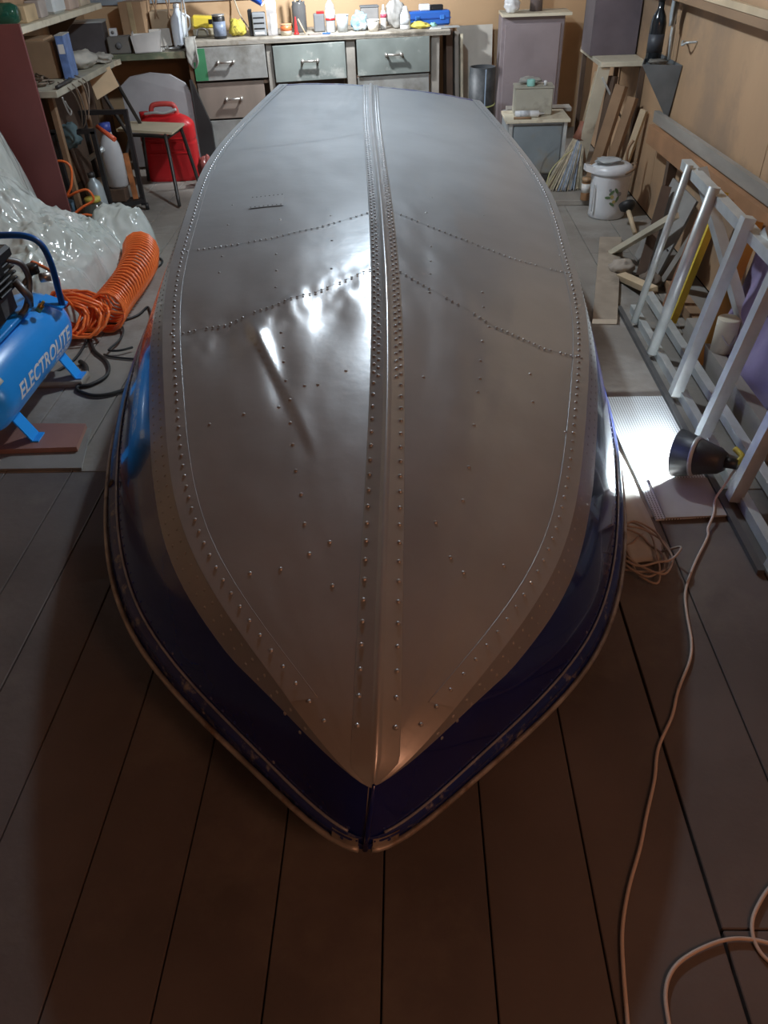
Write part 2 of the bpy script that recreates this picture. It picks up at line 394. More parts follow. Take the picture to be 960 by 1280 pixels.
# keel strip: two riveted flanges and a rounded ridge running into the stem
KP = [(-.046, .002), (-.044, .0045), (-.012, .005), (-.008, .010), (-.004, .0145), (0, .016), (.004, .0145), (.008, .010), (.012, .005), (.044, .0045), (.046, .002)]
def keel(a, b):
    t = .006+.994*a; x, dz = KP[int(round(b*10))]; sd = -1 if x < 0 else 1
    L_ = max((bC(t, sd)-bK(t)).length, .001); k = min(1, L_*.8/.046); u = abs(x)*k/L_
    p = bot(t, u, sd); p.z += dz*min(1, .4+t*3); return place(p)
ks = MB().grid(keel, 120, 10).build('keel_strip', SILVER2, boat, world=True)
mb = MB(); t = .03
while t < .995:
    for sd in (-1, 1):
        for k, x in enumerate((.024, .036)):
            if t < .36 and k == 0: continue
            tt = t+(.004 if k else 0)
            L_ = (bC(tt, sd)-bK(tt)).length
            if L_ < .07 or tt > 1: continue
            p, n = nrm(bot, tt, x/L_, sd); mb.dome(p+n*.005, n, .0055, .65)
    t += (.034 if t > .36 else .045)/(1.5*BL*math.sqrt(t))
tag(mb.build('rivets', SILVER2, ks, world=True), kind='stuff')
# stem and bow cap
k0, g0 = bK(0.004), bG(0, 1)
MB().tube([place(k0+Vector((0, 0, .004))), place(k0.lerp(g0, .3)+Vector((0, -.004, 0))), place(k0.lerp(g0, .7)+Vector((0, -.004, 0))), place(g0)], [.003, .005, .006, .006], 8).build('stem', BLUEP, boat, world=True)
for sd in (-1, 1):
    MB().grid(lambda a, b: place(side(a*.03, .82+.19*b, sd, .014)), 6, 3).build('bow_cap', RAWAL, boat, world=True)
# scattered frame rivets and the riveted patch
SCL = [(.429,.467),(.412,.458),(.396,.458),(.375,.45),(.354,.433),(.35,.483),(.333,.433),(.312,.425),(.288,.417),(.267,.4),(.242,.4),(.225,.283),(.217,.4),(.208,.575),(.208,.75),(.342,.8),(.346,.642),(.367,.308),(.367,.367),(.379,.183),(.488,.492),(.512,.492),(.538,.5),(.554,.242),(.508,.242),(.521,.758),(.546,.758),(.19,.3),(.60,.5),(.63,.5),(.6,.76),(.64,.76),(.6,.25)]
SCR = [(.483,.208),(.512,.217),(.533,.225),(.558,.233),(.479,.467),(.5,.467),(.642,.542),(.454,.492),(.433,.458),(.379,.175),(.375,.442),(.246,.283),(.225,.717),(.6,.925),(.621,.233),(.658,.275),(.41,.45),(.39,.45),(.34,.43),(.30,.42),(.27,.41),(.22,.4),(.21,.5),(.41,.7),(.38,.72),(.36,.9)]
for sd, S in ((-1, SCL), (1, SCR)):
    mb = MB()
    for t, u in S: p, n = nrm(bot, t, u, sd); mb.dome(p, n, .0052, .6)
    tag(mb.build('rivets', SILVER2, boat, world=True), kind='stuff')
pt = MB().grid(lambda a, b: place(bot(.627+.026*a, .495+.175*b, -1, .0035)), 6, 6).build('hull_patch', SILVER2, boat, world=True)
mb = MB()
for i in range(8):
    for a in (.08, .92): p, n = nrm(bot, .627+.026*a, .505+.155*i/7, -1); mb.dome(p+n*.003, n, .004, .5)
tag(mb.build('rivets', DARKSTEEL, pt, world=True), kind='stuff')
# transom
ring = [place(bot(1, u/10, -1)) for u in range(10, -1, -1)]+[place(bot(1, u/10, 1)) for u in range(1, 11)]
g1, g2 = place(bG(1, 1)), place(bG(1, -1))
MB().prism(ring+[g1, g2], (.0, -.03, 0)).build('transom', BLUEW, boat, world=True)
# drain hole in the port rail
p, n = nrm(side, .379, .86, -1)
MB().lathe([(.0001, .0185), (.012, .0185), (.013, .016), (.013, .0)], p, n, 12).build('rail_hole', BLACKR, boat, world=True)
# timbers that carry the boat, lying under its gunwales
for t, nm in ((.40, 'bow'), (.86, 'stern')):
    a, b = place(bG(t, -1)), place(bG(t, 1)); a.z -= .0115+.03; b.z -= .0115+.03
    a = a.lerp(b, .04); b2 = a.lerp(b, .98)
    one('support_beam', 'rough timber beam carrying the upturned boat near its '+nm, 'beam', MB().bar(a, b2, .09, .06), WOODD)
    for q, sdn in ((a.lerp(b2, .08), 'higher'), (a.lerp(b2, .93), 'lower')):
        h = q.z-.031
        if h > .01: one('support_block', 'short wooden block under the %s end of the %s support beam' % (sdn, nm), 'block', MB().box((q.x, q.y, h/2), (.14, .12, h), bev=.004), WOODM)

# ================================================================== WORKBENCH AT THE BACK
BENCH_Z = .868
GREYD = mat('worn_grey_drawer', (.30, .30, .285), .5, var=.2, scale=5, dirt=(.17, .16, .14), dscale=3, damt=.4)
GREEND = mat('worn_green_drawer', (.20, .225, .21), .5, var=.25, scale=4, dirt=(.40, .41, .38), dscale=6, damt=.18)
BROWND = mat('brown_drawer', (.25, .20, .165), .6, var=.22, scale=5, stretch=(1, 1, .3))
GREENP = mat('green_paint', (.05, .22, .10), .5, var=.15)
TOPM = mat('worktop', (.40, .36, .30), .7, var=.25, scale=8, stretch=(.2, 1, 1), bump=.1, dirt=(.2, .17, .13), dscale=6, damt=.4)
CHROME = mat('handle_metal', (.6, .58, .54), .3, .8, var=.1)
bench = thing('workbench', 'long wooden workbench with worn drawers below the back wall', 'workbench', BO, BA)
mb = MB().box((.815, .27, .8475), (1.99, .60, .038), bev=.004); mb.build('worktop', TOPM, bench)
MB().box((1.0, -.022, .845), (1.62, .016, .02)).build('worktop_edge', WOODG, bench)
for u, wd in ((-.195, .035), (.41, .045), (1.036, .07), (1.70, .065)):
    MB().box((u, .03, .414), (wd, .05, .828), bev=.003).build('post', WOODG if u > 0 else WOODM, bench)
MB().box((.40, .50, .414), (1.2, .03, .82)).build('back_panel', WOODD, bench)
MB().box((.75, .045, .57), (1.9, .04, .02)).build('rail', WOODD, bench)
def drawer(u0, u1, z0, z1, m, v=-.012, tilt=0., hu=None):
    c = ((u0+u1)/2, v, (z0+z1)/2)
    d = MB().box(c, (u1-u0, .02, z1-z0), ry=-tilt, bev=.003).box((c[0], v+.2, c[2]-.01), (u1-u0-.03, .38, (z1-z0)*.8)).build('drawer', m, bench)
    hu = hu if hu is not None else c[0]; hz = z0+(z1-z0)*.55; h = MB()
    for s in (-.058, .058): h.lathe([(.014, 0), (.014, .006), (.008, .012), (.008, .034), (.013, .036), (.013, .046), (.0001, .048)], (hu+s, v-.008, hz), (0, -1, 0), 10)
    h.tube([(hu-.072, v-.046, hz), (hu+.072, v-.046, hz)], .0085, 8)
    h.build('handle', CHROME, d)
    return d
d1 = drawer(-.168, .381, .602, .825, GREYD, -.022, .008, hu=.075)
MB().box((-.120, -.0335, .712), (.095, .004, .215)).build('green_panel', GREENP, d1)
drawer(.44, .994, .568, .815, GREEND, -.016, .012)
d3 = drawer(1.083, 1.65, .583, .83, GREEND, -.018, .01)
drawer(-.170, .345, .330, .585, BROWND, .0, 0, hu=.10)
drawer(-.166, .345, .075, .318, GREYD, .004, 0, hu=.12)
drawer(1.083, 1.65, .322, .573, GREYD, .0, 0.01)
drawer(1.083, 1.65, .075, .312, GREYD, .0, 0)
# lower bench to the left with a green edge
lb = thing('side_bench', 'low bench with a flaking green edge beside the drawers', 'bench', bw(-.62, 0, 0), BA)
MB().box((0, .26, .79), (.80, .56, .03), bev=.003).build('bench_top', TOPM, lb)
MB().box((0, -.03, .785), (.80, .02, .045), bev=.003).build('edge_board', mat('flaking_green', (.17, .20, .13), .7, var=.3, scale=9, dirt=(.34, .28, .19), dscale=9, damt=.4), lb)
for u, v in ((-.38, 0), (-.38, .5), (.37, .5)): MB().box((u, v, .385), (.05, .05, .77)).build('leg', WOODD, lb)
LBZ = .807

# ------------------------------------------------------------------ things on the benches (u along, v back)
def bl(u, v, z=BENCH_Z): return bw(u, v, z)
def benchthing(name, label, cat, u, v, z=BENCH_Z, rz=0., group=None): return thing(name, label, cat, bw(u, v, z), BA+rz, group)
P_ = lambda n, c, **k: mat(n, c, **k)
PAPER = P_('white_card', (.72, .70, .66), rough=.7, var=.08)
STEEL = P_('bright_steel', (.55, .54, .52), rough=.32, metal=.8, var=.15)
RED = P_('red_plastic', (.55, .02, .02), rough=.35, var=.12)
BLUEC = P_('blue_plastic', (.035, .14, .52), rough=.38, var=.1)
GREYC = P_('grey_plastic', (.16, .165, .17), rough=.5, var=.12)
CLEAR = P_('cloudy_plastic', (.72, .75, .76), rough=.25, var=.1, trans=.45)
TEAL = P_('turquoise_plastic', (.30, .62, .55), rough=.5, var=.1)
CLOTHG = P_('grey_rag', (.33, .32, .29), rough=.9, var=.25, scale=14)

def crumple(name, label, cat, c, size, m, seed, amp=.35, n=14, group=None, parent=None):
    """a closed crumpled lump resting on c (rags, bags, gloves)"""
    mb = MB(); c = Vector(c); sx, sy, sz = size
    def fn(a, b):
        th = 2*PI*a; ph = PI*b; d = Vector((math.sin(ph)*math.cos(th), math.sin(ph)*math.sin(th), math.cos(ph)))
        q = 1+amp*(noise.noise(d*1.6+Vector((seed*3.1, 0, 0)))+.6*noise.noise(d*4+Vector((seed, 7, 0)))+.35*abs(noise.noise(d*8+Vector((0, seed, 3)))))
        return c+Vector((d.x*sx*q, d.y*sy*q, max(-sz*.98, d.z*sz*q)+sz))
    mb.grid(fn, n*2, n)
    bmv = mb.v
    return one(name, label, cat, mb, m, group)

# left part
t_ = benchthing('metal_case', 'dark grey sheet metal case standing on the side bench by the wall', 'box', -.93, .12, LBZ)
MB().box((0, 0, .10), (.26, .16, .20), bev=.004).build('body', P_('dark_case', (.115, .105, .11), rough=.5, metal=.2, var=.2), t_); MB().box((0, 0, .205), (.27, .17, .012)).build('lid', STEELG, t_)
t_ = benchthing('speaker_box', 'small grey box with one round knob on the side bench', 'box', -.70, .05, LBZ)
MB().box((0, 0, .055), (.16, .12, .11), bev=.006).build('body', P_('dusty_grey', (.21, .20, .18), rough=.7, var=.2), t_); MB().lathe([(.022, 0), (.022, .012), (.016, .018), (.0001, .018)], (0, -.06, .055), (0, -1, 0), 16).build('knob', GREYC, t_)
t_ = benchthing('junction_box', 'little white plastic junction box on top of the grey box', 'box', -.735, .06, LBZ+.110)
MB().box((0, 0, .025), (.055, .05, .05), bev=.004).build('body', WHITEP, t_); MB().lathe([(.012, 0), (.012, .003), (.0001, .003)], (0, -.025, .025), (0, -1, 0), 10).build('cover', GREYC, t_)
t_ = benchthing('tin_tray', 'open white folded tin tray on the side bench', 'tray', -.495, .06, LBZ, .12)
W2 = P_('white_tin', (.66, .65, .62), rough=.45, var=.12)
for c, d, ry in (((0, 0, .006), (.19, .20, .006), 0), ((-.095, 0, .065), (.006, .20, .125), -.12), ((.095, 0, .065), (.006, .20, .125), .2)): MB().box(c, d, ry=ry).build('side', W2, t_)
MB().prism([(-.10, -.10, .004), (.085, -.10, .004), (.115, -.10, .14), (-.115, -.10, .115)], (0, .006, 0)).build('front', W2, t_)
MB().prism([(-.10, .095, .004), (.085, .095, .004), (.105, .095, .11), (-.105, .095, .11)], (0, .006, 0)).build('back', W2, t_)
t_ = benchthing('cardboard_box', 'tall brown cardboard box standing at the back of the side bench', 'box', -.60, .40, LBZ, -.25)
MB().box((0, 0, .15), (.19, .18, .30), bev=.004).build('body', CARD, t_); MB().box((0, -.0915, .15), (.04, .002, .30)).build('tape', P_('tape', (.5, .38, .22), rough=.35), t_)
t_ = benchthing('cardboard_carton', 'wide cardboard carton full of sticks on the side bench', 'box', -.36, .42, LBZ)
MB().box((0, 0, .115), (.26, .17, .23), bev=.004).build('body', P_('pale_cardboard', (.46, .34, .22), rough=.8, var=.15), t_)
for k in range(5):
    x = -.1+.05*k; MB().tube([(x, -.07, .15), (x+.02*(-1)**k, -.09, .21), (x+.05*(-1)**k, -.05, .36)], .006, 6).build('stick', WOODM, t_)
one('grey_plate', 'flat grey metal plate leaning on the carton', 'plate', MB().bar(bl(-.50, .24, LBZ+.065), bl(-.345, .27, LBZ+.065), .012, .12, up=(0, .35, 1)), P_('warm_grey', (.36, .33, .29), rough=.5, var=.2))
t_ = benchthing('canister', 'white plastic canister with a handle among tools on the side bench', 'canister', -.265, .25, LBZ)
MB().lathe([(.0001, 0), (.055, 0), (.062, .01), (.062, .15), (.055, .19), (.03, .225), (.022, .24), (.022, .26), (.0001, .262)], n=18).build('body', P_('milky_plastic', (.68, .74, .82), rough=.35, var=.08), t_)
MB().tube(smooth_path([(.05, 0, .10), (.085, 0, .13), (.085, 0, .19), (.03, 0, .22)]), .008, 8).build('handle', WHITEP, t_); MB().lathe([(.024, .255), (.024, .28), (.0001, .282)], n=14).build('cap', WHITEP, t_)
one('wire_loop', 'loose loop of clear hose hanging down over the side bench', 'hose', MB().tube(smooth_path([bl(-.215, .13, LBZ+.007), bl(-.20, .12, LBZ+.10), bl(-.19, .15, LBZ+.24), bl(-.205, .20, LBZ+.32), bl(-.23, .17, LBZ+.18), bl(-.225, .16, LBZ+.007)]), .006, 6), CLEAR)
BITS = [('steel_bolt', 'short steel bolt lying in the scrap on the side bench'), ('steel_pin', 'long bright steel pin lying in the scrap on the side bench'), ('pipe_fitting', 'steel pipe fitting lying in the scrap on the side bench'), ('chisel', 'bright steel chisel lying across the scrap on the side bench'), ('angle_piece', 'bent steel angle piece in the scrap on the side bench'), ('hook', 'dark iron hook in the scrap on the side bench')]
for k, (nm, lb_) in enumerate(BITS):
    u = -.40+.022*k*1.3; v = .02+.03*(k % 3); a = .5+k*.9; L = .05+.02*(k % 3)
    c = Vector((u, v)); d = Vector((math.cos(a), math.sin(a)*.5))*L
    z = LBZ+.009+.008*(k % 2)
    m_ = STEEL if k != 5 else DARKSTEEL
    one(nm, lb_, 'tool' if k in (3, 5) else 'scrap', MB().tube([bl(c.x-d.x, c.y-d.y, z), bl(c.x+d.x*.5, c.y+d.y*.5, z), bl(c.x+d.x, c.y+d.y, z+.004)], [.009, .008, .012 if k % 2 else .006], 7), m_)
# rag hanging over the bench corner
def rag(a, b):
    p = bw(-.205+.075*a, -.055-.02*math.sin(b*3+a*4)-.012*noise.noise(Vector((a*4, b*5, 2))), .90-.16*b-.05*b*math.sin(a*PI))
    if b < .25: p = bw(-.205+.075*a, -.055+.22*(.25-b)*2, .893)
    return p
one('hanging_rag', 'grey rag hanging over the corner of the workbench', 'rag', MB().grid(rag, 10, 14), CLOTHG).modifiers.new('s', 'SOLIDIFY').thickness = .008

# main bench, left to right
t_ = benchthing('tool_case', 'yellow power tool with grey housing lying on the workbench', 'tool', -.065, .24)
MB().box((0, 0, .095), (.19, .10, .085), bev=.015, ry=.08).build('housing', YELLOW, t_); MB().box((0, -.01, .03), (.19, .09, .055), bev=.012).build('base', P_('tool_grey', (.42, .38, .28), rough=.5), t_)
MB().tube(smooth_path([(-.07, -.055, .012), (-.05, -.062, .055), (.0, -.062, .055), (.02, -.055, .012)]), .008, 7).build('guard', STEEL, t_); MB().box((.06, -.05, .10), (.05, .006, .03)).build('grip', BLACKP, t_)
def spray(u, v, name, label, body, h=.155, r=.048, capm=None, rz=0.):
    t = benchthing(name, label, 'can', u, v, rz=rz)
    MB().lathe([(.0001, 0), (r*.95, 0), (r, .006), (r, h-.02), (r*.9, h-.008), (r*.55, h), (.0001, h)], n=20).build('body', body, t)
    MB().lathe([(r*1.02, .018), (r*1.02, h*.72)], n=20).build('label', P_(name+'_print', (.20, .24, .32), rough=.4, var=.35, scale=25), t)
    MB().lathe([(r*.97, h-.012), (r*1.0, h-.006), (r*.97, h), (.0001, h+.001)], n=20).build('rim', capm or STEEL, t); return t
spray(.055, .07, 'paint_can', 'black spray can with a printed label at the drawer end of the workbench', BLACKP)
one('label_strip', 'pale printed tag stuck upright beside the black can', 'tag', MB().box(bl(.118, .10, BENCH_Z+.055), (.03, .004, .11), rz=BA), PAPER) if False else None
crumple('work_gloves', 'crumpled yellow work gloves with dark spots beside the black can', 'gloves', bl(.185, .14), (.062, .045, .058), P_('yellow_glove', (.62, .52, .08), rough=.8, var=.3, scale=30, dirt=(.08, .07, .03), dscale=30, damt=.3), 3)
one('beige_cable', 'thin beige cable running down the wall behind the gloves', 'cable', MB().tube(smooth_path([bl(.12, .53, 1.3), bl(.16, .53, 1.10), bl(.20, .45, .98), bl(.26, .34, .90), bl(.27, .30, BENCH_Z+.006)]), .006, 6), CREAM)
t_ = benchthing('charger_box', 'black and grey battery charger on the workbench under the blue scoop', 'box', .335, .14)
MB().box((-.045, .01, .085), (.03, .09, .17), bev=.004).build('side', BLACKP, t_); MB().box((.02, 0, .075), (.10, .11, .15), bev=.006).build('body', P_('charger_grey', (.24, .25, .26), rough=.5, var=.1), t_)
for k in range(3): MB().box((.02, -.056, .05+.035*k), (.08, .004, .008)).build('vent', BLACKP, t_)
MB().box((.02, -.057, .02), (.07, .004, .015)).build('label', PAPER, t_)
t_ = benchthing('plastic_scoop', 'blue plastic scoop with a pale tip resting on the charger', 'scoop', .30, .16, BENCH_Z+.172)
MB().grid(lambda a, b: Vector((-.13+.22*a, -.055+.11*b+.0, .135-.12*a+.05*(2*b-1)**2*(1-.3*a))), 10, 8).build('pan', P_('scoop_blue', (.02, .09, .55), rough=.3), t_).modifiers.new('s', 'SOLIDIFY').thickness = .006
MB().bar((.085, 0, .02), (.13, 0, .06), .08, .01, up=(0, 0, 1)).build('tip', WHITEP, t_)
t_ = benchthing('milk_carton', 'white gable-topped milk carton among jars on the workbench', 'carton', .455, .14)
MB().box((0, 0, .085), (.075, .075, .17)).build('body', P_('carton_grey', (.34, .32, .31), rough=.6, var=.3, scale=20), t_); MB().box((.012, -.039, .075), (.045, .002, .13)).build('front_print', PAPER, t_)
MB().add([(-.0375, -.0375, .17), (.0375, -.0375, .17), (.0375, .0375, .17), (-.0375, .0375, .17), (-.0375, 0, .215), (.0375, 0, .215)], [(0, 1, 5, 4), (2, 3, 4, 5), (0, 4, 3), (1, 2, 5)]).build('gable', PAPER, t_); MB().box((0, 0, .225), (.075, .004, .025)).build('fin', PAPER, t_)
t_ = benchthing('round_tin', 'low orange and white tin beside the milk carton', 'tin', .555, .08)
MB().lathe([(.0001, 0), (.043, 0), (.043, .07), (.0001, .07)], n=20).build('body', P_('tin_white', (.62, .55, .42), rough=.4), t_); MB().lathe([(.0436, .03), (.0436, .062)], n=20).build('band', P_('orange_band', (.70, .16, .05), rough=.4), t_); MB().lathe([(.045, .066), (.045, .074), (.0001, .075)], n=20).build('lid', P_('tin_lid', (.65, .32, .16), rough=.4), t_)
one('marking_cone', 'small pointed red plastic nozzle standing beside the orange tin', 'nozzle', MB().lathe([(.0001, 0), (.022, 0), (.020, .01), (.013, .012), (.004, .115), (.0001, .116)], bl(.632, .09), n=12), RED)
one('pencil', 'pale wooden pencil leaning on the red nozzle', 'pencil', MB().tube([bl(.70, .07, BENCH_Z+.004), bl(.652, .09, BENCH_Z+.10)], .0055, 6), WOODL)
t_ = benchthing('tool_jar', 'tall dark glass jar full of brushes on the workbench', 'jar', .665, .24)
MB().lathe([(.0001, 0), (.05, 0), (.055, .01), (.055, .17), (.048, .185), (.05, .20), (.044, .20), (.044, .01), (.0001, .01)], n=20).build('glass', P_('smoky_glass', (.20, .20, .20), rough=.12, var=.1, trans=.5), t_)
for k in range(5):
    a = k*1.3; MB().tube([(.02*math.cos(a), .02*math.sin(a), .015), (.04*math.cos(a), .04*math.sin(a), .26+.02*k)], .006, 6).build('brush_handle', (WOODM, BLACKP, STEELG, WOODL, GREYC)[k], t_)
t_ = benchthing('dark_cup', 'dark grey square tub with a red lid on the workbench', 'tub', .815, .20)
MB().box((0, 0, .06), (.085, .08, .12), bev=.008).build('body', GREYC, t_); MB().box((.012, 0, .126), (.06, .075, .014), bev=.003).build('lid', RED, t_)
t_ = benchthing('water_bottle', 'clear plastic bottle with blue and red label and red cap on the workbench', 'bottle', .90, .14)
MB().lathe([(.0001, 0), (.033, 0), (.036, .006), (.036, .16), (.03, .18), (.014, .205), (.014, .22), (.0001, .221)], n=18).build('body', CLEAR, t_); MB().lathe([(.0368, .075), (.0368, .145)], n=18).build('label', P_('bottle_label', (.55, .65, .80), rough=.4, var=.35, scale=18), t_)
MB().lathe([(.0371, .078), (.0371, .092)], n=18).build('label_stripe', RED, t_); MB().lathe([(.017, .212), (.017, .232), (.0001, .233)], n=14).build('cap', RED, t_)
def cup(u, v, name, label, m, r=.045, h=.09):
    t = benchthing(name, label, 'cup', u, v)
    MB().lathe([(.0001, 0), (r*.75, 0), (r, h), (r*.93, h), (r*.7, .008), (.0001, .008)], n=20).build('body', m, t); MB().tube([(r*math.cos(a), r*math.sin(a), h) for a in [2*PI*k/20 for k in range(20)]], .003, 6, closed=True).build('rim', m, t); return t
cup(.990, .12, 'plastic_cup', 'tall cloudy plastic cup beside the water bottle', CLEAR, .05, .11)
crumple('plastic_bag', 'crumpled blue and white plastic bag on the workbench', 'bag', bl(1.125, .13), (.06, .055, .062), P_('blue_white_bag', (.30, .55, .80), rough=.3, var=.4, scale=9, dirt=(.75, .76, .78), dscale=12, damt=.5), 5, .4)
t_ = benchthing('grey_container', 'grey plastic container with a flat lid behind the white cup', 'box', 1.215, .28)
MB().box((0, 0, .07), (.14, .10, .14), bev=.006).build('body', P_('mid_grey', (.28, .27, .26), rough=.5), t_); MB().box((0, 0, .145), (.146, .106, .012), bev=.003).build('lid', GREYC, t_)
cup(1.225, .08, 'white_cup', 'small white cup standing in front of the grey container', P_('cup_white', (.74, .70, .62), rough=.4, var=.05), .05, .072)
t_ = benchthing('glue_bottle', 'narrow white bottle with a red shoulder on the workbench', 'bottle', 1.315, .17)
MB().lathe([(.0001, 0), (.022, 0), (.024, .005), (.024, .10), (.012, .125), (.0001, .126)], n=14).build('body', PAPER, t_); MB().lathe([(.0246, .075), (.0246, .10)], n=14).build('band', P_('pink_red', (.65, .10, .16), rough=.4), t_); MB().lathe([(.012, .12), (.007, .16), (.0001, .161)], n=10).build('nozzle', WHITEP, t_)
crumple('grey_bag', 'grey translucent bag of small parts on the workbench', 'bag', bl(1.41, .2), (.065, .06, .095), P_('grey_film', (.42, .41, .39), rough=.3, var=.3, scale=12), 9, .3)
t_ = benchthing('detergent_bottle', 'white squat bottle leaning beside the blue level case', 'bottle', 1.475, .09)
MB().lathe([(.0001, 0), (.036, 0), (.040, .008), (.040, .09), (.02, .13), (.014, .15), (.0001, .152)], n=18, sy=.7).build('body', WHITEP, t_); MB().lathe([(.0405, .03), (.0405, .07)], n=18, sy=.7).build('label', P_('faded_label', (.55, .58, .60), rough=.5, var=.3, scale=30), t_)
t_ = benchthing('blue_case', 'long blue plastic case lying along the back of the workbench', 'case', 1.67, .27, rz=.10)
MB().box((0, 0, .05), (.36, .11, .10), bev=.012).build('body', BLUEC, t_); MB().box((.0, -.003, .05), (.364, .112, .008)).build('seam', P_('dark_blue', (.02, .07, .30), rough=.4), t_)
for s in (-.09, .11): MB().box((s, -.058, .055), (.035, .008, .03), bev=.002).build('latch', P_('latch_blue', (.05, .20, .6), rough=.4), t_)
crumple('yellow_rag', 'crumpled yellow rag in front of the blue case', 'rag', bl(1.59, .10), (.08, .045, .022), P_('yellow_cloth', (.70, .60, .12), rough=.85, var=.25, scale=20), 12, .35)
t_ = benchthing('white_charger', 'white and black charger lying on top of the blue case', 'charger', 1.70, .27, BENCH_Z+.1005, .05)
MB().box((-.05, 0, .022), (.08, .07, .044), bev=.006).build('body', WHITEP, t_); MB().box((.045, 0, .018), (.10, .06, .036), bev=.005).build('adapter', BLACKP, t_)
one('steel_ruler', 'flat grey steel blade sticking out past the bench end', 'ruler', MB().box(bl(1.78, .05, BENCH_Z+.006), (.22, .05, .010), rz=BA+.1), STEELG)
one('paper_scrap', 'small white paper scrap at the end of the workbench', 'paper', MB().box(bl(1.70, .02, BENCH_Z+.0025), (.09, .05, .004), rz=BA-.2), PAPER)
one('blue_nitrile_rag', 'small pale turquoise rag next to the yellow rag', 'rag', MB().box(bl(1.685, .10, BENCH_Z+.008), (.03, .03, .015), bev=.005), TEAL) if False else crumple('turquoise_rag', 'small pale turquoise rag next to the yellow rag', 'rag', bl(1.70, .12, BENCH_Z+.0), (.028, .03, .016), TEAL, 4)
one('sandpaper', 'folded strip of grey sandpaper near the middle of the workbench', 'paper', MB().box(bl(.77, .03, BENCH_Z+.003), (.10, .045, .005), rz=BA+.3), P_('sandpaper', (.26, .22, .20), rough=.9))
one('blue_tape', 'scrap of blue tape lying under the water bottle', 'tape', MB().box(bl(.86, .03, BENCH_Z+.004), (.06, .03, .007), rz=BA-.4, bev=.002), BLUEC)

# ================================================================== BACK RIGHT CORNER
MAUVE = P_('mauve_paint', (.27, .225, .235), rough=.55, var=.12, scale=4, dirt=(.19, .16, .165), dscale=2, damt=.3)
MAUVED = P_('dark_mauve_board', (.135, .11, .125), rough=.6, var=.15)
for k, (u, th, m_, lean, lb_) in enumerate(((1.845, .05, WOODD, .10, 'dark brown board standing upright against the bench end'), (1.905, .03, WOODG, .10, 'grey board standing upright between the dark and the white boards'), (1.945, .02, CREAM, .10, 'narrow white painted board standing on edge beside the bench'))):
    one('upright_board', lb_, 'board', MB().bar(bl(u, .16, 0), bl(u-.01, .16+lean, .84-.02*k), th, .18, up=bn), m_)
one('hardboard_sheet', 'pale grey sheet leaning on the back wall behind the black pipe', 'sheet', MB().bar(bl(2.105, .40, 0), bl(2.105, .51, .83), .30, .015, up=bn), P_('pale_sheet', (.60, .57, .50), rough=.6, var=.08))
t_ = thing('plastic_pipe', 'thick black plastic pipe with painted blue stripe standing upright', 'pipe', (.575, 6.55, 0))
MB().lathe([(.098, 0), (.098, .665), (.088, .665), (.088, .01), (.098, 0)], n=28).build('pipe_wall', P_('black_pe', (.03, .034, .038), rough=.5, var=.15, dirt=(.08, .085, .09), dscale=4), t_)
MB().grid(lambda a, b: Vector((.0988*math.cos(-1.45+.09*a), .0988*math.sin(-1.45+.09*a), .004+.655*b)), 3, 2).build('sheen', P_('pale_blue_sheen', (.42, .55, .72), rough=.35), t_)  # upright reflection on the pipe, painted as a pale blue streak
MB().tube([(.100*math.cos(a), .100*math.sin(a), .42+.012*math.sin(a*1)) for a in [2*PI*k/28 for k in range(28)]], .005, 6, closed=True).build('cord', P_('yellow_green_cord', (.55, .58, .25), rough=.7), t_)
t_ = thing('tall_cabinet', 'tall mauve painted metal cabinet with a pipe on top', 'cabinet', (1.015, 7.32, 0))
MB().box((0, 0, .455), (.50, .24, .91), bev=.006).build('body', MAUVE, t_); MB().box((.0, -.127, .44), (.44, .014, .84), bev=.004).build('door', MAUVE, t_)
MB().box((.02, -.02, .922), (.54, .32, .02)).build('top_board', CREAM, t_); MB().lathe([(.05, .932), (.05, 1.28), (.0001, 1.28)], (.03, .0, 0), n=18).build('flue_pipe', P_('brown_pipe', (.19, .15, .145), rough=.5, metal=.3), t_)
crumple('clear_bag', 'crumpled clear bag on top of the tall mauve cabinet', 'bag', (.84, 7.22, .933), (.06, .05, .05), P_('bag_film', (.66, .66, .66), rough=.25, var=.15), 21, .3)
t_ = thing('small_stove', 'grey steel stove with a recessed door under cream boards', 'stove', (.91, 6.05, 0))
STG = P_('stove_grey', (.30, .32, .33), rough=.5, metal=.2, var=.15, scale=4, dirt=(.20, .19, .17), dscale=3, damt=.35)
MB().box((0, .02, .21), (.40, .44, .42), bev=.004).build('body', STG, t_); MB().box((0, -.208, .245), (.335, .012, .31), bev=.003).build('door', P_('stove_door', (.21, .245, .265), rough=.42, metal=.3, var=.2, scale=4, dirt=(.24, .22, .18), dscale=3, damt=.4), t_)
for s in (-.187, .187): MB().box((s, -.208, .21), (.024, .02, .42)).build('frame', P_('frame_grey', (.46, .47, .46), rough=.5, metal=.2), t_)
MB().box((0, -.21, .06), (.34, .012, .04)).build('ash_bar', DARKSTEEL, t_)
one('stove_board', 'thin cream board lying on the grey stove', 'board', MB().box((.905, 5.98, .4305), (.44, .34, .02), bev=.002), CREAM)
one('stove_board', 'wider grey board lying on the stove behind the cream one', 'board', MB().box((.96, 6.22, .434), (.46, .12, .026), bev=.002), WOODG)
t_ = thing('beige_box', 'small beige metal box with junk on top on the stove', 'box', (.885, 6.03, .4415), -.03)
BEI = P_('beige_metal', (.40, .38, .31), rough=.55, var=.12, dirt=(.27, .25, .2), dscale=5, damt=.3)
MB().box((0, 0, .085), (.26, .17, .17), bev=.006).build('body', BEI, t_); MB().box((0, 0, .173), (.268, .178, .008)).build('lid', BEI, t_); MB().box((0, -.086, .012), (.15, .004, .016)).build('slot', DARKSTEEL, t_)
bz = .6195
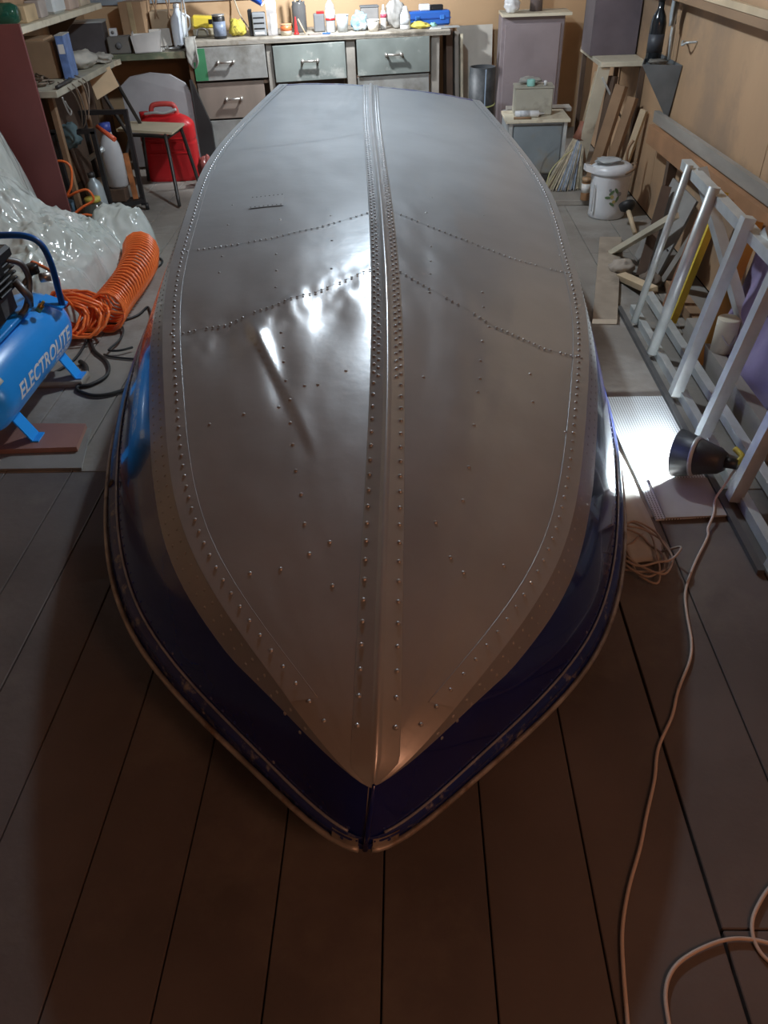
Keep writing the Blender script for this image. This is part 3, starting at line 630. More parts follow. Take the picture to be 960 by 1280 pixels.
crumple('grey_cloth', 'dusty grey cloth heaped on the beige box', 'rag', (.86, 6.06, bz), (.075, .04, .022), CLOTHG, 31)
one('tape_roll', 'small turquoise roll lying on the beige box', 'roll', MB().lathe([(.012, 0), (.026, 0), (.028, .004), (.028, .036), (.026, .04), (.012, .04), (.012, 0)], (.86, 5.985, bz), n=18), TEAL)
one('bottle_stopper', 'tiny white stopper standing on the beige box', 'stopper', MB().lathe([(.0001, 0), (.010, 0), (.008, .012), (.013, .02), (.010, .03), (.0001, .032)], (.958, 5.985, bz), n=12), WHITEP)
t_ = thing('sealant_tube', 'white sealant tube lying on the cream board', 'tube', (.835, 5.90, .441))
MB().lathe([(.0001, 0), (.021, 0), (.021, .16), (.008, .165), (.005, .20), (.0001, .20)], (-.08, 0, .021), (1, .0, 0), 14).build('body', WHITEP, t_); MB().lathe([(.0215, .03), (.0215, .1)], (-.08, 0, .021), (1, 0, 0), 14).build('label', P_('tube_print', (.55, .57, .60), rough=.4, var=.3, scale=30), t_)
one('brown_rod', 'short brown rod lying in front of the sealant tube', 'rod', MB().tube([(.74, 5.845, .449), (.86, 5.84, .449)], .008, 8), WOODM)
t_ = thing('white_jar', 'white plastic jar lying on the floor below the stove', 'jar', (.86, 5.62, 0))
MB().lathe([(.0001, 0), (.028, 0), (.03, .004), (.03, .12), (.0001, .12)], (0, .04, .03), (.1, -1, .0), 16).build('body', CREAM, t_); MB().lathe([(.032, .1), (.032, .128), (.0001, .128)], (0, .04, .032), (.1, -1, 0), 16).build('lid', WHITEP, t_)
# shelf stand with the mauve box
t_ = thing('shelf_stand', 'cream painted plank stand carrying the mauve box', 'stand', (1.40, 6.05, 0))
MB().box((0, .0, .775), (.29, .72, .03), bev=.003).build('shelf_board', CREAM, t_)
MB().bar((-.185, -.17, .0), (-.115, -.33, .76), .075, .03, up=(0, 1, 0)).build('leg', CREAM, t_)
for x, y in ((-.12, .32), (.12, .32), (.13, -.34)): MB().box((x, y, .38), (.03, .03, .76)).build('leg', WOODD, t_)
MB().bar((-.12, -.33, .70), (.05, -.30, .45), .012, .018, up=(0, 1, 0)).build('brace', STEELG, t_)
t_ = thing('mauve_box', 'dark mauve wooden box with an open top on the plank stand', 'box', (1.385, 6.13, .7905))
for c, d, m_ in (((0, -.155, .155), (.30, .014, .31), MAUVED), ((-.143, 0, .155), (.014, .30, .31), MAUVE), ((.143, 0, .155), (.014, .30, .31), MAUVED), ((0, .155, .155), (.30, .014, .31), MAUVED), ((0, 0, .006), (.28, .30, .012), MAUVED)): MB().box(c, d).build('board', m_, t_)
crumple('metal_scraps', 'dark metal scraps heaped inside the mauve box', 'scrap', (1.385, 6.13, .805), (.10, .10, .13), P_('scrap_dark', (.10, .09, .075), rough=.5, metal=.5, var=.5, scale=20), 41, .3)
# broom
t_ = thing('broom', 'bundled straw broom standing head down beside the stove', 'broom', (1.10, 5.74, 0))
def bro(q, a, r): # point inside broom: q 0 floor .. 1 neck
    c = Vector((.0, 0, .0)).lerp(Vector((.125, .12, .39)), q); wd = .125*(1-q)**1.15+.020
    return c+Vector((math.cos(a)*r*wd, math.sin(a)*r*wd*.45, 0))
for k, (m_, nb) in enumerate(((P_('straw', (.56, .49, .36), rough=.8, var=.3, scale=30), 120), (P_('blue_straw', (.36, .42, .50), rough=.8, var=.3, scale=30), 45), (P_('green_straw', (.30, .33, .13), rough=.8, var=.3), 30))):
    mb = MB()
    for i in range(nb):
        a = random.uniform(0, 2*PI); r = math.sqrt(random.random()); q0 = random.uniform(0, .05)+(.0 if k < 2 else 0); q1 = .97 if k < 2 else random.uniform(.2, .4)
        if k == 1: a = random.uniform(-1.9, -.9)
        p = [bro(q0, a, r), bro((q0+q1)/2, a+random.uniform(-.1, .1), r), bro(q1, a, r*.9)]
        p[0].z = max(.003, p[0].z); mb.tube(p, .0028, 4, cap=False)
    tag(mb.build('bristles', m_, t_), kind='stuff')
MB().tube([(.10, .10, .30), (.118, .115, .36), (.13, .125, .41)], [.046, .034, .028], 12).build('binding', P_('red_brown_wrap', (.30, .12, .075), rough=.6, var=.3), t_)
MB().tube([(.125, .12, .40), (.19, .20, .70)], .014, 10).build('handle', WOODL, t_)
one('broom_straw', 'single long yellow straw bending away from the broom', 'straw', MB().tube(smooth_path([(1.14, 5.70, .27), (1.05, 5.60, .24), (.97, 5.55, .16), (.945, 5.54, .004)]), .004, 5), P_('yellow_straw', (.6, .56, .28), rough=.7))
for k, (x0, y0, x1, y1, wd, h, m_, lb_) in enumerate(((1.255, 5.62, 1.40, 5.66, .09, .66, WOODM, 'brown plank leaning under the plank stand next to the broom'), (1.33, 5.55, 1.47, 5.60, .07, .60, WOODM, 'narrower brown plank leaning beside the first under the stand'), (1.41, 5.50, 1.515, 5.46, .05, .55, WOODL, 'pale batten leaning on the right wall under the stand'), (1.30, 5.72, 1.36, 5.75, .06, .70, WOODD, 'dark plank standing behind the brown planks'))):
    one('leaning_plank', lb_, 'plank', MB().bar((x0, y0, .004), (x1, y1, h), .03 if k != 2 else .02, wd, up=(-.6, 1, 0)), m_)
one('timber_offcut', 'flat weathered timber offcut on the floor below the broom', 'plank', MB().box((1.12, 5.46, .018), (.28, .20, .034), rz=-.05, bev=.003), WOODG)

# ================================================================== RIGHT WALL
t_ = thing('corner_tray', 'grey metal three-cornered tray fixed to the plywood wall', 'tray', (1.55, 5.03, .58))
a, b, c, ap = Vector((1.545, 4.95, .868)), Vector((1.545, 5.68, .868)), Vector((1.345, 5.03, .868)), Vector((1.54, 5.03, .575))
METG = P_('tray_steel', (.22, .235, .24), rough=.45, metal=.4, var=.2)
for nm, tri in (('front_face', (a, c, ap)), ('side_face', (c, b, ap)), ('back_face', (a, b, ap))):
    q = [Vector(p) for p in tri]; n = (q[1]-q[0]).cross(q[2]-q[0]).normalized()*.004
    MB().prism(q, n).build(nm, METG, t_, world=True)
MB().prism([a.lerp(ap, .06), b.lerp(ap, .06), c.lerp(ap, .06)], (0, 0, .004)).build('tray_floor', METG, t_, world=True)
t_ = thing('dark_bottle', 'tall dark glass bottle standing in the corner tray', 'bottle', (1.445, 5.20, .855))
MB().lathe([(.0001, 0), (.040, 0), (.044, .006), (.044, .19), (.036, .225), (.018, .26), (.016, .31), (.0001, .312)], n=20).build('glass', P_('dark_glass', (.018, .022, .026), rough=.12, var=.1), t_); MB().lathe([(.0446, .05), (.0446, .14)], n=20).build('label', P_('dark_label', (.05, .055, .065), rough=.5), t_); MB().lathe([(.019, .295), (.019, .325), (.0001, .326)], n=14).build('cap', BLACKP, t_)
crumple('steel_wool', 'clump of dark steel wool lying in the corner tray', 'scrap', (1.44, 5.09, .856), (.05, .05, .014), P_('steel_wool', (.15, .14, .12), rough=.8, var=.4, scale=40), 51)
t_ = thing('hanging_bag', 'folded grey plastic bag hung on a rod over the corner tray', 'bag', (1.50, 5.07, .88))
MB().tube([(0, 0, 0), (-.01, 0, .12), (0, 0, .42)], .009, 8).build('rod', STEELG, t_)
MB().grid(lambda a_, b_: Vector((-.035+.05*a_+.01*math.sin(9*a_+4*b_), -.04+.09*a_+.012*math.sin(7*b_), .17+.2*b_)), 8, 8).build('film', P_('bag_grey', (.36, .40, .42), rough=.3, var=.25, scale=9), t_).modifiers.new('s', 'SOLIDIFY').thickness = .012
one('wall_hook', 'bent wire hook fixed to the plywood wall', 'hook', MB().tube(smooth_path([(1.548, 4.78, 1.00), (1.50, 4.80, .995), (1.49, 4.84, .98), (1.51, 4.90, .99), (1.545, 4.95, .975)]), .006, 6), STEELG)
t_ = thing('wall_shelf', 'timber wall shelf with a white metal strip along the plywood wall', 'shelf', (1.50, 3.0, 1.17))
MB().box((.0, .5, .02), (.10, 5.0, .04), bev=.003).build('shelf_board', WOODM, t_); MB().box((-.045, .5, .055), (.02, 5.0, .028)).build('front_batten', WOODL, t_)
one('metal_strip', 'long white metal strip lying on the timber wall shelf', 'strip', MB().box((1.508, 3.6, 1.217), (.045, 1.6, .012), bev=.002), STEELG)
# thermo pot
t_ = thing('thermo_pot', 'white electric thermo pot with flower print on the floor', 'thermo pot', (1.285, 5.14, 0), .1)
MB().lathe([(.0001, 0), (.108, 0), (.115, .008), (.112, .05), (.122, .24), (.125, .275), (.120, .285), (.0001, .286)], n=32, sy=.95).build('body', WHITEP, t_)
MB().lathe([(.128, .262), (.132, .275), (.128, .30), (.10, .318), (.0001, .325)], n=32, sy=.95).build('lid', P_('lid_grey', (.60, .61, .62), rough=.3, var=.08), t_)
MB().prism([(-.10, -.05, .262), (-.175, -.025, .285), (-.175, .025, .285), (-.10, .05, .262)], (0, 0, .035)).build('spout', WHITEP, t_)
MB().tube(smooth_path([(.03, -.11, .27), (.10, -.10, .30), (.135, -.02, .31), (.135, .05, .29)]), .008, 8).build('handle', P_('brown_handle', (.24, .15, .09), rough=.5), t_)
crumple('film_wrap', 'crumpled clear film lying on the lid of the thermo pot', 'film', (1.25, 5.12, .326), (.075, .06, .014), CLEAR, 61)
def decal(x, z, r, m_, nm, k=6, ecc=1., rot=0., body=t_):
    mb = MB(); vs = []
    for i in range(k):
        a = 2*PI*i/k; dx, dz = r*math.cos(a), r*ecc*math.sin(a); dx, dz = dx*math.cos(rot)-dz*math.sin(rot), dx*math.sin(rot)+dz*math.cos(rot)
        zz = z+dz; R = (.112+(.122-.112)*(zz-.05)/.19)+.0012; th = -PI/2+(x+dx)/R
        vs.append(Vector((R*math.cos(th), R*.95*math.sin(th), zz)))
    mb.add(vs, [tuple(range(k))]); mb.build(nm, m_, body)
LEAFM = P_('leaf_print', (.16, .27, .13), rough=.4, var=.3); FLW = P_('flower_print', (.62, .50, .20), rough=.4); FLW2 = P_('grey_flower_print', (.35, .36, .40), rough=.4)
for (x, z, r, m_, e, ro) in ((-.02, .17, .022, LEAFM, .4, .8), (.01, .18, .022, LEAFM, .4, 2.2), (-.04, .14, .020, LEAFM, .45, 0), (.02, .13, .022, LEAFM, .4, 1.2), (-.01, .10, .020, LEAFM, .4, 2.6), (.03, .16, .016, FLW2, .9, 0), (-.015, .145, .012, FLW, 1, 0), (.0, .115, .011, FLW, 1, 0), (-.03, .185, .010, FLW2, 1, 0)): decal(x, z, r, m_, 'flower_print' if m_ is not LEAFM else 'leaf_print', 8, e, ro)
MB().box((-.118, -.06, .13), (.004, .012, .16)).build('level_window', P_('window_grey', (.5, .5, .5), rough=.2), t_)
t_ = thing('small_jar', 'small brown jar with a white label beside the thermo pot', 'jar', (1.185, 5.36, .0375))
MB().lathe([(.0001, 0), (.027, 0), (.03, .005), (.03, .11), (.026, .12), (.0001, .12)], n=16).build('body', P_('brown_jar', (.36, .19, .09), rough=.3), t_); MB().lathe([(.0306, .05), (.0306, .105)], n=16).build('label', PAPER, t_); MB().lathe([(.031, .115), (.031, .14), (.0001, .141)], n=16).build('lid', P_('jar_lid', (.42, .25, .13), rough=.4), t_)
t_ = thing('hand_brush', 'round black brush with a pale wooden handle leaning by the thermo pot', 'brush', (1.36, 4.92, 0))
MB().tube([(.02, -.18, .012), (.0, -.02, .10)], .014, 10).build('handle', WOODL, t_); MB().lathe([(.018, 0), (.045, .02), (.05, .05), (.03, .06), (.0001, .06)], (0, -.02, .095), (-.1, .7, .7), 16).build('brush_head', BLACKR, t_)
one('stick', 'broken twig stuck behind the thermo pot', 'stick', MB().tube(smooth_path([(1.40, 5.27, .004), (1.41, 5.26, .20), (1.39, 5.24, .36), (1.42, 5.25, .42)]), .01, 7), WOODM)
one('floor_plank', 'long weathered plank lying flat on the floor right of the boat', 'plank', MB().prism([(.885, 3.50, .001), (1.0, 3.49, .001), (1.275, 4.65, .001), (1.15, 4.66, .001)], (0, 0, .024)), P_('plank_tan', (.34, .28, .215), rough=.7, var=.2, scale=6, dirt=(.22, .18, .14), dscale=4, damt=.35))

# ------------------------------------------------------------------ steel railing leaning by the wall
t_ = thing('steel_railing', 'galvanised steel railing section with square balusters leaning by the wall', 'railing', (1.13, 2.8, 0))
ft = [(1.075, y) for y in (3.47, 3.14, 2.77, 2.43, 2.07, 1.72)]
ups = Vector((0, 1, 0))
for k, (x, y) in enumerate(ft):
    p0, p1 = Vector((x, y, .02)), Vector((1.19, y+.0, .72))
    if k == 0: MB().tube([p0, p1], .016, 12).build('baluster', STEELG, t_, world=True)
    elif k == 1: MB().tube([p0, p1], .023, 14).build('baluster', STEELG, t_, world=True)
    else: MB().bar(p0, p1, .042, .042, up=ups).build('baluster', STEELG, t_, world=True)
MB().bar((1.215, 3.60, .69), (1.215, .6, .585), .04, .04).build('top_rail', STEELG, t_, world=True)
MB().bar((1.105, 3.62, .022), (1.105, .6, .022), .03, .04).build('bottom_rail', STEELG, t_, world=True)
MB().bar((1.20, 3.72, .05), (1.20, .6, .05), .035, .035).build('rear_rail', STEELG, t_, world=True)
for (p0, p1) in (((1.235, 3.46, .70), (1.425, 2.76, .03)), ((1.235, 2.70, .70), (1.425, 2.0, .03))): MB().bar(p0, p1, .042, .042, up=(1, 0, 0)).build('diagonal_brace', STEELG, t_, world=True)
one('steel_stair_stringer', 'short grey steel bar lying along the foot of the railing', 'bar', MB().bar((1.048, 3.66, .010), (1.043, 1.72, .010), .022, .018), P_('dull_steel', (.12, .12, .12), rough=.55, metal=.4, var=.2))
# lumber behind the railing
LUM = [((1.475, 5.10, .49), (1.475, 2.55, .55), .035, .10, P_('orange_brown_beam', (.36, .185, .09), rough=.6, var=.2, scale=5), 'long orange brown beam resting along the wall above the railing'),
       ((1.505, 5.15, .575), (1.505, 2.55, .635), .03, .06, WOODG, 'long grey batten lying on the orange brown beam by the wall')]
for k, (p0, p1, wd, h, m_, lb_) in enumerate(LUM): one('wall_beam', lb_, 'beam', MB().bar(p0, p1, wd, h), m_)
t_ = one('beam_post', 'dark wooden post holding up the orange beam at its far end', 'post', MB().bar((1.478, 4.6, 0), (1.478, 4.6, .450), .05, .05, up=(0, 1, 0)), WOODD)
one('beam_post', 'dark wooden post holding up the orange beam behind the railing', 'post', MB().bar((1.478, 3.0, 0), (1.478, 3.0, .488), .05, .05, up=(0, 1, 0)), WOODD)
t_ = thing('grey_board', 'grey fibreboard sheet leaning on the wall behind the railing', 'board', (1.38, 4.3, 0))
MB().bar((1.30, 4.18, .005), (1.435, 4.18, .42), .42, .012, up=(1, 0, -.3)).build('sheet', P_('fibreboard', (.27, .255, .235), rough=.75, var=.15), t_, world=True)
MB().box((1.345, 4.00, .17), (.006, .02, .006)).build('peg', BLACKP, t_, world=True)
SL = [((1.17, 4.40, .02), (1.33, 3.95, .36), .028, .05, CREAM, 'pale batten leaning across the grey fibreboard'),
      ((1.14, 4.05, .02), (1.22, 3.72, .07), .03, .05, WOODL, 'short pale batten lying near the far foot of the railing'),
      ((1.255, 3.58, .015), (1.40, 3.70, .56), .03, .05, P_('red_brown_stick', (.27, .12, .065), rough=.6, var=.2), 'red brown stick leaning behind the round balusters'),
      ((1.25, 3.45, .02), (1.42, 3.62, .56), .03, .03, YELLOW, 'thin yellow slat leaning behind the railing towards the far end'),
      ((1.255, 3.02, .02), (1.43, 3.24, .55), .035, .045, P_('amber_slat', (.50, .24, .035), rough=.5, var=.2), 'wide amber slat leaning behind the middle of the railing'),
      ((1.345, 2.15, .02), (1.40, 2.40, .5), .035, .04, P_('amber_slat', (.5, .24, .035)), 'short amber slat leaning near the purple cloth'),
      ((1.345, 3.93, .015), (1.44, 3.74, .46), .04, .06, WOODG, 'grey plank leaning crosswise behind the yellow slat'),
      ((1.245, 4.05, .015), (1.375, 4.30, .40), .03, .05, WOODD, 'dark stick leaning behind the grey plank'),
      ((1.28, 3.30, .06), (1.29, 2.30, .06), .05, .10, WOODG, 'thick grey timber lying on the floor behind the railing'),
      ((1.36, 3.90, .03), (1.36, 2.85, .03), .06, .05, WOODM, 'brown timber lying on the floor next to the thick grey one')]
for k, (p0, p1, wd, h, m_, lb_) in enumerate(SL): one('batten', lb_, 'batten', MB().bar(p0, p1, wd, h, up=(0, 0, 1) if abs(p0[2]-p1[2]) < .01 else (1, 0, .2)), m_)
crumple('stone_lump', 'pale lump of rubble near the far foot of the railing', 'rubble', (1.16, 4.12, 0), (.06, .06, .04), P_('rubble', (.40, .34, .28), rough=.9, var=.3), 71)
crumple('scrap_lump', 'dark brown lump of scrap under the grey fibreboard', 'rubble', (1.26, 3.92, 0), (.05, .07, .04), P_('scrap_brown', (.16, .12, .09), rough=.9, var=.4), 72)
PUR = P_('purple_cloth', (.27, .22, .36), rough=.85, var=.3, scale=5)
one('purple_cloth', 'faded purple cloth hanging behind the railing', 'cloth', MB().grid(lambda a_, b_: Vector((1.43-.10*b_+.022*math.sin(a_*17+b_*3)+.012*noise.noise(Vector((a_*6, b_*5, 1))), 3.16-.85*a_, .50-.47*b_)), 40, 20), PUR).modifiers.new('s', 'SOLIDIFY').thickness = .006
t_ = thing('paint_tin', 'cream paint tin standing on the grey timber behind the railing', 'tin', (1.305, 2.975, .111))
MB().lathe([(.0001, 0), (.045, 0), (.045, .14), (.042, .142), (.0001, .142)], n=24).build('body', CREAM, t_); MB().tube(smooth_path([(-.045, 0, .12), (0, -.062, .05), (.045, 0, .12)]), .003, 6).build('handle', STEEL, t_)
# perforated sheet, white strip, work lamp
pm = P_('perforated_white', (.66, .70, .72), rough=.5, var=.05)
nt = pm.node_tree; N = nt.nodes; L = nt.links; tc = N.new('ShaderNodeTexCoord'); mp = N.new('ShaderNodeMapping'); mp.inputs['Scale'].default_value = (105, 105, 105)
L.new(tc.outputs['Object'], mp.inputs[0]); fr = N.new('ShaderNodeVectorMath'); fr.operation = 'FRACTION'; L.new(mp.outputs[0], fr.inputs[0])
sb = N.new('ShaderNodeVectorMath'); sb.operation = 'SUBTRACT'; sb.inputs[1].default_value = (.5, .5, 0); L.new(fr.outputs[0], sb.inputs[0])
mu = N.new('ShaderNodeVectorMath'); mu.operation = 'MULTIPLY'; mu.inputs[1].default_value = (1, 1, 0); L.new(sb.outputs[0], mu.inputs[0])
ln = N.new('ShaderNodeVectorMath'); ln.operation = 'LENGTH'; L.new(mu.outputs[0], ln.inputs[0])
gt = N.new('ShaderNodeMapRange'); gt.inputs[1].default_value = .26; gt.inputs[2].default_value = .36; L.new(ln.outputs['Value'], gt.inputs[0])
bs = N['Principled BSDF']; src = bs.inputs['Base Color'].links[0].from_socket; mx = N.new('ShaderNodeMix'); mx.data_type = 'RGBA'
L.new(gt.outputs[0], mx.inputs[0]); mx.inputs[6].default_value = (.10, .10, .10, 1); L.new(src, mx.inputs[7]); L.new(mx.outputs[2], bs.inputs['Base Color'])
one('perforated_sheet', 'white perforated sheet lying under the work lamp', 'sheet', MB().prism([(.775, 2.78, .001), (1.03, 2.78, .001), (1.03, 2.0, .001), (.80, 1.98, .001)], (0, 0, .008)), pm)
one('shade_sheet', 'grey sheet added as the shade on the near end of the perforated sheet', 'sheet', MB().prism([(.83, 2.20, .0092), (1.03, 2.20, .0092), (1.03, 1.99, .0092), (.83, 1.98, .0092)], (0, 0, .006)), P_('shade_grey', (.34, .32, .30), rough=.7, var=.1))  # darker sheet added for the shade in front of the work lamp
one('white_film', 'strip of whitish film on the floor against the boat', 'film', MB().grid(lambda a_, b_: Vector((.635+.12*b_+.06*a_-.03*a_*a_, 2.62-.85*a_, .004+.008*abs(math.sin(a_*9+b_*4)))), 30, 6), P_('whitish_film', (.52, .50, .46), rough=.35, var=.12)).modifiers.new('s', 'SOLIDIFY').thickness = .002
t_ = thing('work_lamp', 'small black work lamp lying on the perforated sheet, switched on', 'lamp', (.99, 2.20, .0155))
ax = Vector((-.80, .62, -.16)).normalized(); c0 = Vector((1.035, 2.155, .115))
MB().lathe([(.03, -.02), (.045, .0), (.052, .03), (.085, .14), (.082, .14), (.049, .03), (.04, .0)], c0, ax, 20).build('hood', P_('lamp_black', (.05, .05, .05), rough=.45, metal=.3, var=.2), t_, world=True)
MB().lathe([(.066, .07), (.069, .076), (.072, .082), (.068, .082)], c0, ax, 20).build('hood_band', STEELG, t_, world=True)
bulb = MB().lathe([(.0001, .0), (.016, .0), (.018, .02), (.030, .055), (.024, .08), (.0001, .088)], c0, ax, 14).build('bulb', emis('lit_bulb', (.85, .95, 1.0), 40), t_, world=True)
MB().tube([c0-ax*.01, c0-ax*.06], [.02, .018], 10).build('socket', BLACKP, t_, world=True)
MB().tube(smooth_path([c0-ax*.05, c0-ax*.075+Vector((0, .02, .02)), c0-ax*.06+Vector((0, .05, .03))]), .010, 8).build('clamp', YELLOW, t_, world=True)
l = bpy.data.lights.new('work_lamp_light', 'SPOT'); l.energy = 20; l.color = (.86, .95, 1.0); l.spot_size = math.radians(150); l.spot_blend = .4; l.shadow_soft_size = .02
o = bpy.data.objects.new('work_lamp_light', l); COL.objects.link(o); o.location = c0+ax*.10; o.rotation_euler = ax.to_track_quat('-Z', 'Y').to_euler()
# cables
CABW = P_('white_cable', (.62, .53, .46), rough=.5, var=.05)
def fl(pts, z=.006): return [at(x, y, z=z) for x, y in pts]
pts = fl([(893, 640), (884, 672), (868, 705), (857, 738), (858, 765), (864, 800), (862, 826), (848, 862), (840, 895), (823, 935), (818, 975), (808, 1020), (800, 1060), (786, 1110), (778, 1160), (779, 1210), (785, 1285), (790, 1360)])
lampback = c0-ax*.06
one('lamp_cable', 'thin white cable running from the work lamp across the floor', 'cable', MB().tube(smooth_path([lampback, lampback+Vector((-.03, -.012, -.075)), at(894, 624, z=.021), at(892, 642, z=.021), at(885, 660, z=.012)]+pts[1:], 8), .0040, 8), CABW)
one('loose_cable', 'thin white cable looping over the floor in the foreground', 'cable', MB().tube(smooth_path(fl([(850, 1360), (838, 1290), (832, 1240), (845, 1207), (880, 1184), (920, 1173), (965, 1180), (1010, 1200), (1030, 1160), (1000, 1110), (968, 1105), (946, 1135), (940, 1160), (947, 1185), (965, 1205), (1000, 1230)]), 8), .0040, 8), CABW)
pts = []
for k in range(46):
    a = k*2*PI/9; r = 1+.22*math.sin(k*1.7); pts.append(Vector((.705+.075*r*math.cos(a)+.02*math.sin(k*.6), 1.80+.115*r*math.sin(a)+.02*math.cos(k*.9), .006+.0012*k)))
pts += fl([(826, 690), (835, 686), (832, 680), (800, 670)])[:3]
one('cable_coil', 'coil of thin white cable on the floor against the boat', 'cable', MB().tube(smooth_path(pts, 5), .0036, 6), P_('coil_cable', (.40, .33, .28), rough=.6))

# ================================================================== LEFT SIDE: COMPRESSOR
CBLUE = mat('compressor_blue', (.025, .34, .95), .30, var=.06, scale=4, coat=.3)
CY, CX, CZ, CRD = 2.76, -1.60, .235, .15
cp = thing('air_compressor', 'bright blue air compressor with a black pump and tube handle', 'compressor', (CX, CY, 0))
MB().lathe([(.0001, -.40), (.05, -.398), (.10, -.385), (.135, -.355), (.15, -.31), (.15, .31), (.135, .355), (.10, .385), (.05, .398), (.0001, .40)], (0, 0, CZ), (0, 1, 0), 72).build('tank', CBLUE, cp)
for y in (-.26, .24):
    for s in (-1, 1):
        o = MB().bar((s*.10, y, .135), (s*.150, y, .035), .065, .006, up=(s*1, 0, .5)).bar((s*.145, y, .033), (s*.175, y, .033), .065, .006).build('foot', CBLUE, cp)
# handle
MB().tube(smooth_path([(.155, .28, .33), (.160, .275, .42), (.165, .27, .52), (.15, .265, .60), (.10, .26, .635), (0, .26, .64), (-.10, .26, .635), (-.15, .265, .60), (-.165, .27, .52), (-.155, .28, .33)], 5), .013, 10).build('handle', mat('handle_blue', (.012, .10, .36), .3), cp)
for s in (-1, 1): MB().bar((s*.08, .28, .372), (s*.165, .28, .335), .07, .012, up=(0, 0, 1)).build('handle_mount', CBLUE, cp)
# pump
BLKM = mat('pump_black', (.02, .02, .022), .4, var=.2); ALU = mat('cast_aluminium', (.22, .22, .22), .45, .6, var=.25, scale=20)
pm_ = MB().box((-.02, -.03, .388), (.22, .36, .02), bev=.004).build('base_plate', CBLUE, cp)
MB().box((-.01, .03, .47), (.15, .16, .15), bev=.02).build('pump_body', ALU, cp)
for k in range(5): MB().box((.0, .05, .50+.022*k), (.17, .17, .010), bev=.003).build('cooling_fin', BLKM, cp)
MB().box((.02, .06, .625), (.15, .15, .05), bev=.012).build('cylinder_head', BLKM, cp)
MB().box((.0, -.14, .50), (.20, .17, .19), bev=.03).build('motor_cover', BLKM, cp)
MB().box((.05, -.02, .62), (.10, .09, .11), bev=.012).build('pressure_switch', BLKM, cp); MB().lathe([(.017, 0), (.017, .022), (.0001, .024)], (.05, -.02, .676), n=12).build('switch_knob', RED, cp)
MB().tube(smooth_path([(.075, .10, .60), (.115, .13, .57), (.12, .14, .50), (.10, .10, .42), (.09, .05, .398)]), .012, 8).build('air_pipe', ALU, cp)
MB().tube([(.09, .09, .52), (.125, .09, .455), (.10, .12, .41)], .016, 8).build('bracket', ALU, cp)
MB().lathe([(.026, 0), (.026, .03), (.022, .034), (.0001, .034)], (.13, .17, .52), (0, 0, 1), 14).build('regulator', BLACKP, cp); MB().lathe([(.018, 0), (.018, .04), (.0001, .04)], (.15, .17, .50), (1, .3, 0), 14).build('gauge', STEEL, cp); MB().tube([(.13, .17, .525), (.105, .13, .50), (.10, .10, .48)], .009, 8).build('manifold', ALU, cp)
MB().lathe([(.012, 0), (.012, .03), (.006, .035), (.006, .05), (.0001, .05)], (.115, .14, .375), (.6, .2, .7), 10).build('safety_valve', mat('brass', (.55, .40, .12), .35, .8), cp)
MB().lathe([(.012, 0), (.014, .012), (.009, .022), (.0001, .022)], (0.02, .07, CZ-.148), (0, 0, -1), 10).build('drain_valve', STEEL, cp)
# white lettering wrapped on the tank
def lettering(txt, y0, length, ang, h, name, shear=.0, offx=.006):
    cu = bpy.data.curves.new('t', 'FONT'); cu.body = txt; cu.size = 1; cu.offset = offx; cu.shear = shear; cu.resolution_u = 3
    to = bpy.data.objects.new('t', cu); COL.objects.link(to); bpy.context.view_layer.update()
    me = bpy.data.meshes.new_from_object(to.evaluated_get(bpy.context.evaluated_depsgraph_get())); bpy.data.objects.remove(to)
    xs = [v.co.x for v in me.vertices]; ysv = [v.co.y for v in me.vertices]; sx = length/(max(xs)-min(xs)); sy = h/(max(ysv)-min(ysv)); x0, yy0 = min(xs), min(ysv)
    bm = bmesh.new(); bm.from_mesh(me)
    for k in range(1, 10): bmesh.ops.bisect_plane(bm, geom=bm.verts[:]+bm.edges[:]+bm.faces[:], plane_co=(0, yy0+k*.1*(max(ysv)-yy0), 0), plane_no=(0, 1, 0))
    bm.to_mesh(me); bm.free()
    R = CRD+.0012; mb = MB(); vs = []
    for v in me.vertices:
        th = ang+((v.co.y-yy0)*sy)/R; vs.append(Vector((R*math.cos(th), y0+(v.co.x-x0)*sx, CZ+R*math.sin(th))))
    mb.add(vs, [tuple(p.vertices) for p in me.polygons]); bpy.data.meshes.remove(me)
    o = mb.build(name, PAPER_W, cp, recalc=False); return o
PAPER_W = mat('white_print', (.80, .80, .84), .4, var=.03)
lettering('ELECTROLITE', -.25, .54, -.30, .062, 'brand_lettering', .15, .022)
lettering('320/50', .11, .17, -.58, .036, 'model_lettering', .2, .03)
# emblem: small shield-like mark
mb = MB(); R = CRD+.0012
for poly in ([(-.014, .0), (.010, -.004), (.014, .018), (.006, .024), (.004, .012), (-.004, .012), (-.002, .026), (-.012, .022)],):
    mb.add([Vector((R*math.cos(-.72+q/R), .03+p, CZ+R*math.sin(-.72+q/R))) for p, q in poly], [tuple(range(len(poly)))])
mb.build('emblem', PAPER_W, cp, recalc=False)
mb = MB().grid(lambda a_, b_: Vector((R*math.cos(.45+.35*b_), -.36+.055*a_, CZ+R*math.sin(.45+.35*b_))), 2, 5); mb.build('sticker', mat('rating_sticker', (.60, .60, .57), .5, var=.3, scale=50), cp)
